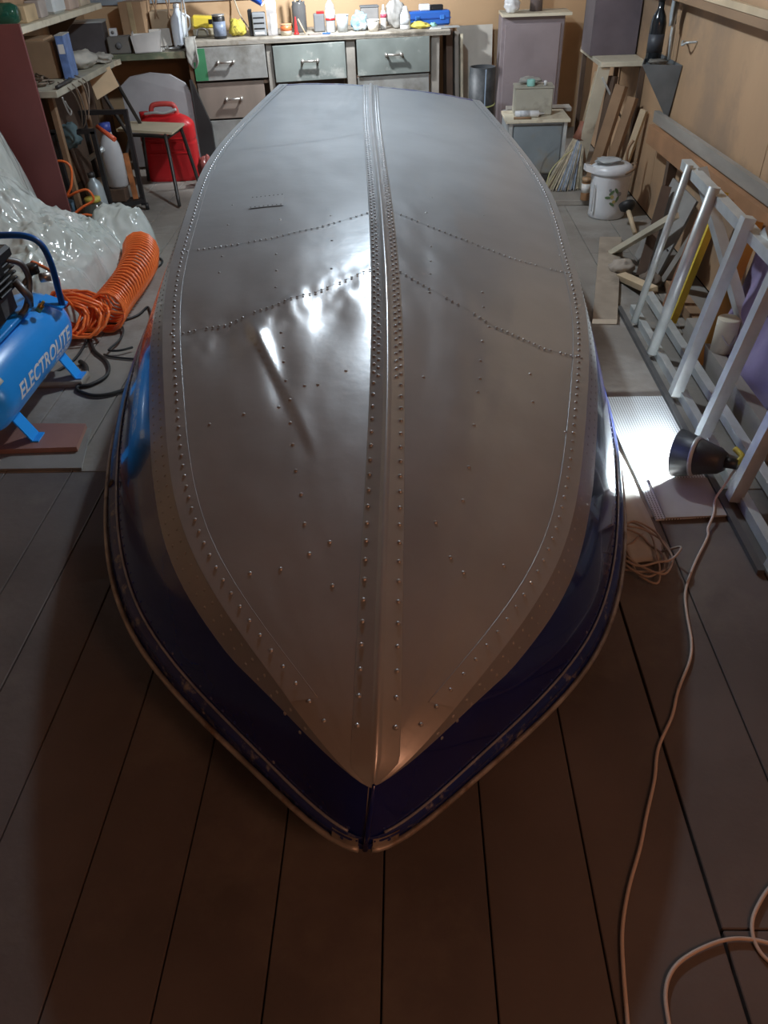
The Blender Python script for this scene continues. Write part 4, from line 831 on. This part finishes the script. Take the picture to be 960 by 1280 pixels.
# boards under the compressor
one('laminate_board', 'reddish laminated board under the near feet of the compressor', 'board', MB().prism([(-2.1, 2.63, .0105), (-1.285, 2.60, .0105), (-1.265, 2.43, .0105), (-2.1, 2.40, .0105)], (0, 0, .02)), mat('red_laminate', (.30, .15, .115), .45, var=.12, scale=4))
one('grey_tile', 'grey floor panel under the laminated board', 'panel', MB().prism([(-1.62, 2.60, .001), (-1.27, 2.60, .001), (-1.215, 2.32, .001), (-1.60, 2.32, .001)], (0, 0, .009)), mat('grey_panel', (.24, .235, .22), .6, var=.12))
one('grey_tile', 'lighter grey floor panel at the edge of the room beside the other panel', 'panel', MB().prism([(-2.0, 2.60, .001), (-1.63, 2.60, .001), (-1.61, 2.31, .001), (-2.0, 2.31, .001)], (0, 0, .009)), mat('pale_panel', (.30, .29, .27), .6, var=.12))
one('foot_board', 'dark board under the far feet of the compressor', 'board', MB().box((-1.60, 3.0, .016), (.36, .10, .030), bev=.002), WOODG)

# ------------------------------------------------------------------ orange spiral hose
ORG = mat('orange_hose', (.92, .19, .045), .28, var=.1)
axp = smooth_path([Vector((-1.47, 3.52, .095)), Vector((-1.47, 3.70, .097)), Vector((-1.47, 3.95, .10)), Vector((-1.49, 4.2, .10)), Vector((-1.53, 4.38, .105))], 12)
pts = []; turns = 27; nn = turns*14
for i in range(nn+1):
    f = i/nn*(len(axp)-1); k = min(int(f), len(axp)-2); c = axp[k].lerp(axp[k+1], f-k); d = (axp[k+1]-axp[k]).normalized()
    x = d.cross(Vector((0, 0, 1))).normalized(); y = x.cross(d); a = 2*PI*turns*i/nn
    rr = .088-.008*math.sin(i/nn*5)
    pts.append(c+x*rr*math.cos(a)+y*(rr*.98)*math.sin(a)+d*.035*math.sin(a))
pts = pts[::-1]
for k in range(17*12):     # the collapsed turns in front
    a = 2*PI*k/12; q = k/(17*12); tl = .5+.5*math.sin(q*19); c = Vector((-1.60-.05*q+.05*math.sin(q*23), 3.50-.06*math.sin(q*11), .105))
    pts.append(c+Vector((.12*math.cos(a), .09*math.sin(a)*tl, .088*math.sin(a)*(1-.35*tl)+.012*math.cos(a*3))))
pts += smooth_path([pts[-1], Vector((-1.60, 3.40, .24)), Vector((-1.52, 3.22, .40)), Vector((-1.50, 3.02, .53)), Vector((-1.48, 2.97, .525)), Vector((-1.475, 2.94, .52))], 8)[1:]
pts = [Vector((p.x, p.y, max(p.z, .0085))) for p in pts]
one('spiral_hose', 'orange spiral air hose coiled on the floor beside the compressor', 'hose', MB().tube(pts, .0075, 6), ORG)
# black cables on the floor
def cable(name, label, pix, r=.006, z=.008, m=BLACKR): return one(name, label, 'cable', MB().tube(smooth_path(fl(pix, z), 8), r, 7), m)
cable('power_cable', 'black flat cable looping on the floor between compressor and boat', [(60, 470), (90, 452), (105, 432), (110, 415), (100, 408), (108, 402), (125, 404), (150, 401), (172, 394), (184, 384), (188, 390), (192, 402), (205, 410), (215, 418)])
cable('power_cable', 'black cable making an S bend on the floor near the boat side', [(118, 408), (130, 405), (148, 405), (154, 412), (150, 424), (138, 435), (137, 438), (150, 438), (166, 434)], .0055, .020)
cable('power_cable', 'thick black cable curving round on the floor under the boat edge', [(95, 400), (110, 420), (118, 438), (132, 450), (136, 462), (130, 472), (112, 481), (98, 483), (98, 488), (115, 494), (135, 493), (160, 486), (190, 478)], .008, .010)
cable('power_cable', 'pair of thin black wires running straight under the boat', [(130, 443), (140, 446), (158, 448), (176, 449), (200, 450)], .005, .007)
cable('power_cable', 'short black hose bent beside the far end of the compressor', [(100, 452), (106, 456), (108, 464), (104, 474), (100, 482)], .011, .012, BLACKR)
cable('power_cable', 'black cable end curling out from under the spiral hose', [(186, 328), (196, 322), (203, 326), (198, 333), (186, 334), (175, 333)], .006, .008)

# ------------------------------------------------------------------ heap of plastic film
FILM = bpy.data.materials.new('clear_film'); FILM.use_nodes = True; nt = FILM.node_tree; N = nt.nodes; L = nt.links; b = N['Principled BSDF']
b.inputs['Base Color'].default_value = (.60, .645, .61, 1); b.inputs['Roughness'].default_value = .13; b.inputs['Transmission Weight'].default_value = .12
tc = N.new('ShaderNodeTexCoord'); n1 = N.new('ShaderNodeTexNoise'); n1.inputs['Scale'].default_value = 8; n1.inputs['Detail'].default_value = 2; n1.inputs['Distortion'].default_value = 1.0; L.new(tc.outputs['Object'], n1.inputs['Vector'])
bpn = N.new('ShaderNodeBump'); bpn.inputs['Strength'].default_value = .35; bpn.inputs['Distance'].default_value = .03; L.new(n1.outputs['Fac'], bpn.inputs['Height']); L.new(bpn.outputs[0], b.inputs['Normal'])
cr = N.new('ShaderNodeMix'); cr.data_type = 'RGBA'; cr.inputs[6].default_value = (.42, .49, .43, 1); cr.inputs[7].default_value = (.80, .82, .80, 1); n2 = N.new('ShaderNodeTexNoise'); n2.inputs['Scale'].default_value = 5; L.new(tc.outputs['Object'], n2.inputs['Vector']); L.new(n2.outputs['Fac'], cr.inputs[0]); L.new(cr.outputs[2], b.inputs['Base Color'])
def filmheap(name, label, lobes, seed, nx=80, ny=80, box=(-2.54, -1.5, 3.2, 5.1), amp=.05):
    x0, x1, y0, y1 = box
    def h(x, y):
        z = 0
        for (cx, cy, rx, ry, hh) in lobes:
            q = 1-((x-cx)/rx)**2-((y-cy)/ry)**2
            if q > 0: z = max(z, hh*q**.55)
        return z
    def fn(a, b_):
        x, y = x0+(x1-x0)*a, y0+(y1-y0)*b_; z = h(x, y)
        p = Vector((x*4.2+seed, y*4.2, seed*.7))
        rg = (1-abs(noise.noise(p))*2)*.55+(1-abs(noise.noise(p*2.3+Vector((3, 1, 0))))*2)*.45+(1-abs(noise.noise(p*4.6))*2)*.32+(1-abs(noise.noise(p*9.0))*2)*.10
        k = min(1, z/.15)
        z2 = max(.003, z+amp*rg*k)
        x += .05*k*noise.noise(p*1.1+Vector((9, 0, 0))); y += .05*k*noise.noise(p*1.1+Vector((0, 9, 4)))
        return Vector((max(x, XL+.01), y, z2))
    mb = MB().grid(fn, nx, ny)
    # drop the flat border so the outline is that of the heap
    keep = [f for f, q in zip(mb.f, mb.sm) if max(mb.v[i].z for i in f) > .0035]
    used = sorted({i for f in keep for i in f}); mp_ = {o_: n_ for n_, o_ in enumerate(used)}
    mb.v = [mb.v[i] for i in used]; mb.f = [[mp_[i] for i in f] for f in keep]; mb.sm = [True]*len(keep)
    return one(name, label, 'film', mb, FILM)
filmheap('film_heap', 'big crumpled heap of clear plastic film on the floor by the left wall', [(-2.28, 4.08, .42, .55, .60), (-2.44, 4.48, .32, .40, .98), (-2.0, 4.05, .36, .5, .36), (-1.95, 4.30, .34, .42, .24), (-1.74, 4.70, .20, .17, .20), (-1.98, 3.78, .36, .36, .28), (-2.3, 3.6, .3, .4, .3)], 3, 150, 180, amp=.065)

# ------------------------------------------------------------------ left wall shelves and what stands there
one('maroon_panel', 'tall maroon board standing on edge behind the plastic film', 'panel', MB().prism([(-2.545, 4.93, 0), (-2.115, 4.93, 0), (-2.115, 4.93, 1.17), (-2.545, 4.93, 1.17)], (0, .018, 0)), mat('maroon_board', (.20, .062, .060), .55, var=.12, scale=3))
t_ = thing('upper_shelf', 'upper cream plank shelf on the left wall', 'shelf', (-2.37, 5.6, 1.10))
MB().box((0, .195, .018), (.35, 1.64, .036), bev=.003).build('shelf_board', CREAM, t_)
for y in (-.4, .8): MB().prism([(-.17, y, 0), (.08, y, 0), (-.17, y, -.22)], (0, .02, 0)).build('bracket', WOODD, t_)
US = 1.1365
t_ = thing('lower_shelf', 'lower plank shelf with splintered end on the left wall', 'shelf', (-2.28, 5.4, .80))
MB().box((0, .115, .018), (.53, 1.12, .036), bev=.003).build('shelf_board', P_('dusty_plank', (.40, .37, .29), rough=.8, var=.2, scale=8), t_)
MB().prism([(-.2, .675, .002), (.262, .675, .002), (.28, .78, .002), (.20, .74, .002), (.14, .81, .002), (-.2, .76, .002)], (0, 0, .032)).build('splintered_end', CREAM, t_)
for y in (-.22, .30): MB().box((.13, y, -.40), (.03, .04, .80)).build('support_post', WOODM, t_)
LS = .8365
def ubox(name, label, x, y, z, d, m_, rz=0., lidm=None):
    t = thing(name, label, 'box', (x, y, z), rz); MB().box((0, 0, d[2]/2), d, bev=.004).build('body', m_, t)
    if lidm: MB().box((0, -d[1]/2-.0012, d[2]*.5), (d[0]*.5, .002, d[2]*.6)).build('label', lidm, t)
    return t
t_ = thing('detergent_spray', 'white and blue plastic bottle at the near end of the upper shelf', 'bottle', (-2.31, 5.02, US))
MB().lathe([(.0001, 0), (.042, 0), (.045, .008), (.045, .13), (.03, .17), (.014, .20), (.014, .23), (.0001, .231)], n=18).build('body', WHITEP, t_); MB().lathe([(.0456, .02), (.0456, .09)], n=18).build('label', P_('blue_label', (.28, .36, .55), rough=.4, var=.2), t_); MB().lathe([(.019, .215), (.019, .25), (.0001, .251)], n=14).build('cap', BLUEC, t_)
t_ = thing('green_bottle', 'round green glass bottle lying on the upper shelf', 'bottle', (-2.34, 5.25, US))
MB().lathe([(.0001, -.10), (.04, -.098), (.055, -.07), (.055, .05), (.04, .08), (.018, .11), (.016, .16), (.0001, .16)], (0, 0, .056), (-1, 0, 0), 20).build('glass', P_('green_glass', (.03, .16, .10), rough=.08, var=.15, trans=.5), t_); MB().lathe([(.018, .15), (.018, .17), (.0001, .17)], (0, 0, .056), (-1, 0, 0), 12).build('cap', STEEL, t_)
for k in range(3):
    one('bottle_scrap', ('small dark green bottle standing behind the lying one', 'dark green vial beside the lying bottle', 'short green glass jar on the upper shelf')[k], 'bottle', MB().lathe([(.0001, 0), (.026, 0), (.026, .07), (.012, .09), (.012, .11), (.0001, .111)], ((-2.44, 5.12, US), (-2.38, 5.14, US), (-2.405, 5.322, US))[k], n=12), P_('green_glass', (.03, .16, .10)))
ubox('small_carton', 'small pale cardboard carton near the front of the upper shelf', -2.285, 5.43, US, (.10, .20, .085), P_('pale_carton', (.52, .38, .22), rough=.75), .05, P_('carton_mark', (.35, .24, .14), rough=.7))
ubox('brown_carton', 'brown cardboard box stacked deep on the upper shelf', -2.44, 5.50, US, (.18, .30, .16), CARD)
ubox('flap_carton', 'flat brown carton lying across the two boxes on the upper shelf', -2.40, 5.42, US+.1605, (.22, .28, .05), CARD, .1)
ubox('grey_carton', 'small grey carton between brown boxes and white tub', -2.30, 5.68, US, (.09, .12, .09), P_('rosy_card', (.42, .36, .32), rough=.7))
t_ = thing('white_tub', 'white plastic tub standing on the upper shelf', 'tub', (-2.31, 5.92, US))
MB().box((0, 0, .075), (.15, .20, .15), bev=.015).build('body', P_('tub_white', (.60, .63, .63), rough=.35, var=.08), t_); MB().box((0, 0, .155), (.16, .21, .014), bev=.004).build('lid', WHITEP, t_)
ubox('pink_carton', 'pinkish carton at the far end of the upper shelf', -2.30, 6.18, US, (.13, .18, .12), P_('pink_card', (.50, .38, .31), rough=.7))
ubox('tan_carton', 'tan carton at the very end of the upper shelf', -2.31, 6.44, US, (.13, .2, .14), P_('tan_card', (.48, .40, .30), rough=.7))
# lower shelf
t_ = thing('brown_crate', 'brown wooden crate on the lower shelf', 'crate', (-2.285, 5.50, LS), 0.08)
MB().box((0, 0, .10), (.28, .26, .20), bev=.004).build('body', P_('crate_brown', (.26, .165, .095), rough=.7, var=.15), t_); MB().box((-.02, 0, .205), (.2, .2, .012)).build('lid', CARD, t_)
t_ = thing('blue_carton', 'narrow blue and white carton standing against the brown crate', 'carton', (-2.09, 5.44, LS), .12)
MB().box((0, 0, .115), (.05, .17, .23), bev=.003).build('body', P_('carton_blue', (.12, .20, .42), rough=.5, var=.3, scale=22), t_); MB().box((0, -.0005, .2305), (.052, .172, .004)).build('top_flap', P_('dusty_white', (.50, .49, .45), rough=.7), t_); MB().box((.0, -.0862, .16), (.035, .002, .05)).build('logo_patch', PAPER, t_)
crumple('bone_white_scrap', 'dusty pale scrap of insulation lying past the blue carton', 'scrap', (-2.16, 5.80, LS), (.12, .13, .05), P_('dusty_pale', (.42, .40, .35), rough=.9, var=.3), 81, .4)
crumple('pale_rag_end', 'pale torn rag at the splintered end of the lower shelf', 'rag', (-2.06, 5.98, LS), (.07, .06, .03), P_('dusty_pale', (.42, .40, .35)), 82, .4)
one('grey_sheet', 'grey green metal sheet leaning at the near end of the lower shelf', 'sheet', MB().bar((-2.30, 5.06, LS+.012), (-2.45, 5.07, LS+.20), .12, .01, up=(1, 0, .6)), P_('sheet_green_grey', (.30, .31, .27), rough=.6, var=.2))
def wire(name, label, pts_, r, m_): return one(name, label, 'wire', MB().tube(smooth_path(pts_, 6), r, 6), m_)
WIR = P_('rusty_wire', (.22, .17, .13), rough=.55, metal=.5, var=.3)
for k in range(4):
    pts_ = [Vector((-2.20+.07*math.cos(a*1.0+k)*(1+.3*math.sin(a*3)), 5.17+.10*math.sin(a+k*.7), LS+.008+.012*k+.004*math.sin(a*5))) for a in [j*.55 for j in range(12+3*k)]]
    wire('wire_tangle', ('loose loop of rusty wire lying lowest on the lower shelf', 'second rusty wire loop tangled on the lower shelf', 'third rusty wire loop tangled on the lower shelf', 'topmost rusty wire loop of the tangle on the lower shelf')[k], pts_, .005, WIR)
wire('hanging_wire', 'rusty wire hanging down in a long loop from the lower shelf', [(-2.06, 5.22, LS+.02), (-1.99, 5.22, .80), (-1.985, 5.24, .65), (-2.03, 5.25, .58), (-2.00, 5.22, .68), (-2.0, 5.15, .80), (-2.06, 5.12, LS+.02)], .004, WIR)
wire('hanging_wire', 'second thinner wire hanging in a loop from the lower shelf edge', [(-2.07, 5.33, LS+.012), (-1.99, 5.33, .81), (-1.98, 5.32, .70), (-2.0, 5.30, .62), (-1.985, 5.36, .72), (-1.99, 5.40, .81), (-2.06, 5.41, LS+.012)], .004, WIR)
wire('wire_ring', 'small shiny wire ring hanging under the lower shelf', [(-2.0, 4.98, .80), (-1.995, 4.99, .74), (-1.99, 5.01, .70), (-1.99, 5.04, .715), (-1.995, 5.02, .74), (-1.997, 5.0, .775)], .005, STEEL)
one('shelf_rod', 'black steel rod lying along the front of the lower shelf', 'rod', MB().tube([(-2.02, 4.99, LS+.012), (-2.03, 5.26, LS+.012)], .011, 8), DARKSTEEL)
one('plywood_offcut', 'pale plywood offcut leaning below the lower shelf', 'board', MB().bar((-2.34, 5.42, .003), (-2.41, 5.42, .74), .26, .015, up=(1, 0, .2)), P_('offcut_ply', (.50, .34, .20), rough=.7, var=.12))
one('plywood_offcut', 'darker plywood offcut leaning by the maroon board below the shelf', 'board', MB().bar((-2.34, 5.12, .003), (-2.41, 5.12, .70), .26, .015, up=(1, 0, .2)), P_('offcut_ply2', (.42, .27, .15), rough=.7, var=.12))

# ------------------------------------------------------------------ chair, jerrycan, trolley frame and what hangs there
t_ = thing('tube_chair', 'old school chair with black tube frame and pale wooden seat', 'chair', (-1.83, 6.0, 0))
TUBE = P_('chair_tube', (.05, .045, .042), rough=.4, metal=.4, var=.2)
seat = [Vector(p) for p in ((-2.055, 5.93, .42), (-2.02, 6.19, .42), (-1.60, 6.07, .42), (-1.62, 5.775, .42))]
MB().prism(seat, (0, 0, .016)).build('seat', mat('seat_ply', (.78, .68, .48), .5, var=.08), t_, world=True)
bq = [Vector(p) for p in ((-2.155, 5.86, .675), (-2.02, 5.88, .64), (-1.965, 5.90, .745), (-1.96, 5.905, .765), (-2.005, 5.90, .82), (-2.02, 5.895, .825), (-2.125, 5.875, .80), (-2.155, 5.865, .775))]
MB().prism([Vector((-2.115, 5.86, .635)), Vector((-1.955, 5.90, .708)), Vector((-1.995, 5.905, .825)), Vector((-2.145, 5.865, .79))], (-.006, .014, 0)).build('backrest', mat('backrest_ply', (.78, .58, .36), .5, var=.1), t_, world=True)
for pts_ in ([(-2.09, 5.885, .70), (-1.96, 5.90, .40), (-1.93, 5.88, .405), (-1.70, 5.80, .405), (-1.66, 5.75, .38), (-1.59, 5.53, .012)], [(-1.985, 5.93, .74), (-1.92, 6.12, .40), (-1.90, 6.13, .405), (-1.64, 6.05, .405), (-1.62, 6.05, .38), (-1.555, 6.04, .012)]):
    MB().tube(smooth_path([Vector(p) for p in pts_], 6), .0125, 10).build('side_tube', TUBE, t_, world=True)
for p0, p1 in (((-1.95, 5.90, .40), (-2.08, 5.68, .012)), ((-1.93, 6.12, .40), (-1.99, 6.22, .012))): MB().tube([p0, p1], .012, 10).build('leg', TUBE, t_, world=True)
MB().tube([(-1.66, 5.79, .40), (-1.63, 6.05, .40)], .011, 8).build('cross_bar', TUBE, t_, world=True)
t_ = thing('jerrycan', 'red plastic jerrycan standing behind the chair', 'jerrycan', (-1.80, 6.31, 0), .06)
REDC = P_('jerrycan_red', (.52, .014, .018), rough=.38, var=.12)
def jc(a, b_):
    th = 2*PI*a; z = .46*b_; e = 4.
    cx, sy_ = math.cos(th), math.sin(th); r = (abs(cx)**e+abs(sy_)**e)**(-1/e)
    k = 1.; 
    if b_ > .8: k = 1-.55*((b_-.8)/.2)**2.2
    if b_ < .05: k = .94+.06*b_/.05
    if .58 < b_ < .62: k *= .965
    return Vector((.205*r*cx*k, .095*r*sy_*k, z))
MB().grid(jc, 48, 40).add([jc(i/48, 1) for i in range(48)], [tuple(range(48))]).add([jc(i/48, 0) for i in range(48)], [tuple(range(48))[::-1]]).build('body', REDC, t_)
MB().tube(smooth_path([(-.10, 0, .43), (-.085, 0, .50), (-.05, 0, .52), (.05, 0, .52), (.085, 0, .50), (.10, 0, .43)], 5), .018, 10).build('handle', P_('pale_red', (.58, .08, .07), rough=.4), t_)
MB().lathe([(.03, .40), (.034, .45), (.034, .475), (.0001, .476)], (-.15, 0, 0), n=14).build('cap', REDC, t_)
MB().tube(smooth_path([(-.13, -.06, .47), (-.05, -.08, .48), (.02, -.08, .475), (.11, -.07, .495)], 5), .010, 8).build('spout_tube', STEELG, t_)
for z in (.20, .30): MB().box((0, -.097, z), (.30, .008, .012), bev=.003).build('rib', REDC, t_)
for s in (-.08, .08): MB().box((s, -.097, .25), (.09, .006, .05), bev=.003).build('embossed_panel', REDC, t_)
one('orange_rest', 'crumpled dark red bag lying beside the jerrycan', 'bag', MB().box((-1.5, 6.2, .05), (.1, .1, .1)), RED) if False else crumple('red_clear_bag', 'crumpled dark red plastic bag on the floor beside the jerrycan', 'bag', (-1.50, 6.12, 0), (.06, .07, .10), P_('red_film', (.28, .08, .07), rough=.2, var=.4, scale=12), 91, .3)
t_ = thing('screen_panel', 'rounded grey casing leaning in the dark under the side bench', 'casing', (-1.95, 6.66, 0))
MB().prism([(-2.18, 6.60, .02), (-1.66, 6.66, .02), (-1.66, 6.66, .52), (-1.70, 6.66, .60), (-1.80, 6.65, .66), (-1.95, 6.63, .68), (-2.10, 6.61, .66), (-2.18, 6.60, .60)], (0, .03, 0)).build('front', P_('casing_grey', (.34, .34, .35), rough=.45, var=.12), t_, world=True)
MB().prism([(-1.655, 6.645, .02), (-1.54, 6.66, .02), (-1.54, 6.66, .30), (-1.64, 6.65, .62), (-1.655, 6.645, .62)], (0, .03, 0)).build('side_cover', BLACKR, t_, world=True)
t_ = thing('steel_trolley', 'black square tube trolley frame standing by the chair', 'trolley', (-2.05, 5.5, 0))
FRM = P_('frame_black', (.035, .032, .032), rough=.5, metal=.4, var=.25)
B_ = .028
for p0, p1 in (((-2.01, 5.36, .005), (-2.01, 5.36, .54)), ((-1.835, 5.52, .03), (-1.86, 5.62, .60)), ((-2.27, 5.36, .005), (-2.27, 5.36, .54)), ((-2.16, 5.64, .03), (-2.16, 5.64, .60))): MB().bar(p0, p1, B_, B_, up=(0, 1, 0)).build('post', FRM, t_, world=True)
for p0, p1 in (((-2.285, 5.36, .54), (-1.996, 5.36, .54)), ((-2.175, 5.63, .60), (-1.845, 5.62, .60)), ((-2.01, 5.36, .06), (-1.835, 5.52, .06)), ((-2.27, 5.37, .06), (-2.16, 5.64, .06)), ((-2.27, 5.44, .05), (-1.92, 5.44, .05)), ((-2.16, 5.58, .05), (-1.84, 5.53, .05))): MB().bar(p0, p1, B_, B_).build('rail', FRM, t_, world=True)
MB().lathe([(.0001, -.012), (.022, -.012), (.022, .012), (.0001, .012)], (-1.815, 5.52, .0225), (1, .3, 0), 14).build('wheel', BLACKR, t_, world=True)
MB().prism([(-2.26, 5.38, .066), (-2.02, 5.38, .066), (-1.86, 5.54, .066), (-2.16, 5.62, .066)], (0, 0, .01)).build('deck', DARKSTEEL, t_, world=True)
t_ = thing('white_jug', 'white plastic jug with blue mouth hanging inside the trolley', 'jug', (-1.975, 5.50, .16))
MB().lathe([(.0001, 0), (.055, .0), (.07, .015), (.075, .20), (.065, .27), (.035, .33), (.03, .37), (.0001, .371)], n=18, sy=.75).build('body', P_('jug_white', (.58, .59, .60), rough=.45, var=.1), t_); MB().lathe([(.034, .345), (.036, .40), (.0001, .401)], n=14).build('cap', P_('cap_blue', (.05, .08, .34), rough=.4), t_)
MB().tube([(-.02, -.065, .26), (-.13, -.08, .20)], .016, 8).build('pouring_spout', STEELG, t_)
one('jug_stand', 'dark wooden block under the white jug on the trolley', 'block', MB().box((-1.985, 5.49, .1175), (.12, .10, .083), bev=.003), WOODD)
one('red_stick', 'short red handled rod sticking out of the trolley', 'rod', MB().tube([(-1.985, 5.385, .562), (-1.86, 5.30, .50)], [.013, .016], 8), P_('orange_red', (.70, .12, .05), rough=.4))
crumple('teal_rag', 'dark teal rag draped over the front rail of the trolley', 'rag', (-2.17, 5.355, .44), (.075, .045, .075), P_('teal_cloth', (.10, .15, .16), rough=.9, var=.3), 95, .35)
t_ = thing('gas_cylinder', 'grey metal gas cylinder leaning inside the trolley', 'cylinder', (-2.06, 5.30, 0))
MB().lathe([(.0001, 0), (.045, 0), (.052, .01), (.052, .20), (.04, .24), (.02, .26), (.02, .29), (.0001, .29)], (.02, -.02, .006), (-.12, .12, 1), 18).build('body', P_('cylinder_grey', (.40, .46, .48), rough=.4, metal=.3, var=.15), t_); MB().lathe([(.024, .27), (.024, .30), (.0001, .302)], (.02, -.02, .006), (-.12, .12, 1), 12).build('valve', DARKSTEEL, t_)
t_ = thing('glass_jar', 'big greenish glass jar lying among orange hose', 'jar', (-2.035, 5.135, 0))
MB().lathe([(.0001, 0), (.075, 0), (.085, .01), (.085, .10), (.06, .15), (.045, .165), (.045, .185), (.0001, .186)], n=22).build('glass', P_('green_grey_glass', (.16, .18, .15), rough=.12, var=.2, trans=.4), t_); MB().lathe([(.05, .17), (.05, .195), (.0001, .196)], n=18).build('lid', P_('lid_yellow', (.60, .52, .10), rough=.5), t_)
one('blue_tub', 'dark blue plastic tub standing behind the film heap', 'tub', MB().lathe([(.0001, 0), (.06, 0), (.075, .19), (.07, .19), (.056, .01), (.0001, .01)], (-2.21, 5.06, 0), n=18), P_('dark_teal_plastic', (.05, .10, .14), rough=.4))
t_ = thing('round_motor', 'brown cylindrical motor inside the trolley', 'motor', (-2.13, 5.52, .0765))
MB().lathe([(.0001, -.08), (.05, -.08), (.065, -.06), (.065, .06), (.05, .08), (.0001, .08)], (0, 0, .066), (.2, 1, 0), 18).build('body', P_('motor_tan', (.34, .25, .17), rough=.5, var=.2), t_); MB().lathe([(.012, .08), (.012, .12), (.0001, .12)], (0, 0, .066), (.2, 1, 0), 10).build('shaft', STEEL, t_)
wire('orange_tube', 'thin orange hose looping over the jar behind the film', [(a_, b_-.065, c_) for a_, b_, c_ in [(-2.21, 5.10, .36), (-2.19, 5.10, .43), (-2.12, 5.10, .44), (-2.08, 5.10, .40), (-2.10, 5.08, .30), (-2.14, 5.07, .24), (-2.06, 5.06, .27), (-1.99, 5.05, .28), (-1.97, 5.05, .22), (-2.05, 5.04, .18), (-2.12, 5.03, .13), (-2.02, 5.02, .14), (-1.95, 5.02, .11), (-2.02, 5.03, .06), (-2.10, 5.0, .03), (-1.97, 5.0, .05), (-1.93, 5.03, .012), (-1.96, 5.05, .012)]], .008, ORG)
one('paint_stirrer', 'yellow and red wooden sticks bundle standing beside the trolley post', 'stick', MB().bar((-1.875, 5.50, .077), (-1.90, 5.56, .36), .035, .012, up=(0, 1, 0)), P_('red_yellow_stick', (.45, .17, .06), rough=.6, var=.4, scale=15))
one('wall_board', 'dark board leaning in shadow below the lower shelf', 'board', MB().bar((-2.30, 6.0, .003), (-2.42, 6.0, .75), .5, .015, up=(1, 0, .2)), WOODD)

# groups for repeats
GR = {'batten': 'battens behind the railing', 'power_cable': 'black cables on the floor by the compressor', 'leaning_plank': 'planks leaning under the stand', 'upright_board': 'boards upright at the bench end', 'wire_tangle': 'rusty wire loops on the lower shelf', 'hanging_wire': 'wires hanging from the lower shelf', 'support_beam': 'beams under the boat', 'support_block': 'blocks under the boat beams', 'wall_beam': 'long timbers along the wall', 'beam_post': 'posts under the orange beam', 'bottle_scrap': 'green bottles on the upper shelf', 'grey_tile': 'floor panels under the compressor board', 'plywood_offcut': 'plywood offcuts below the shelf', 'stove_board': 'boards on the stove'}
for o in list(COL.objects):
    k = o.name.split('.')[0]
    if o.parent is None and k in GR: o['group'] = GR[k]
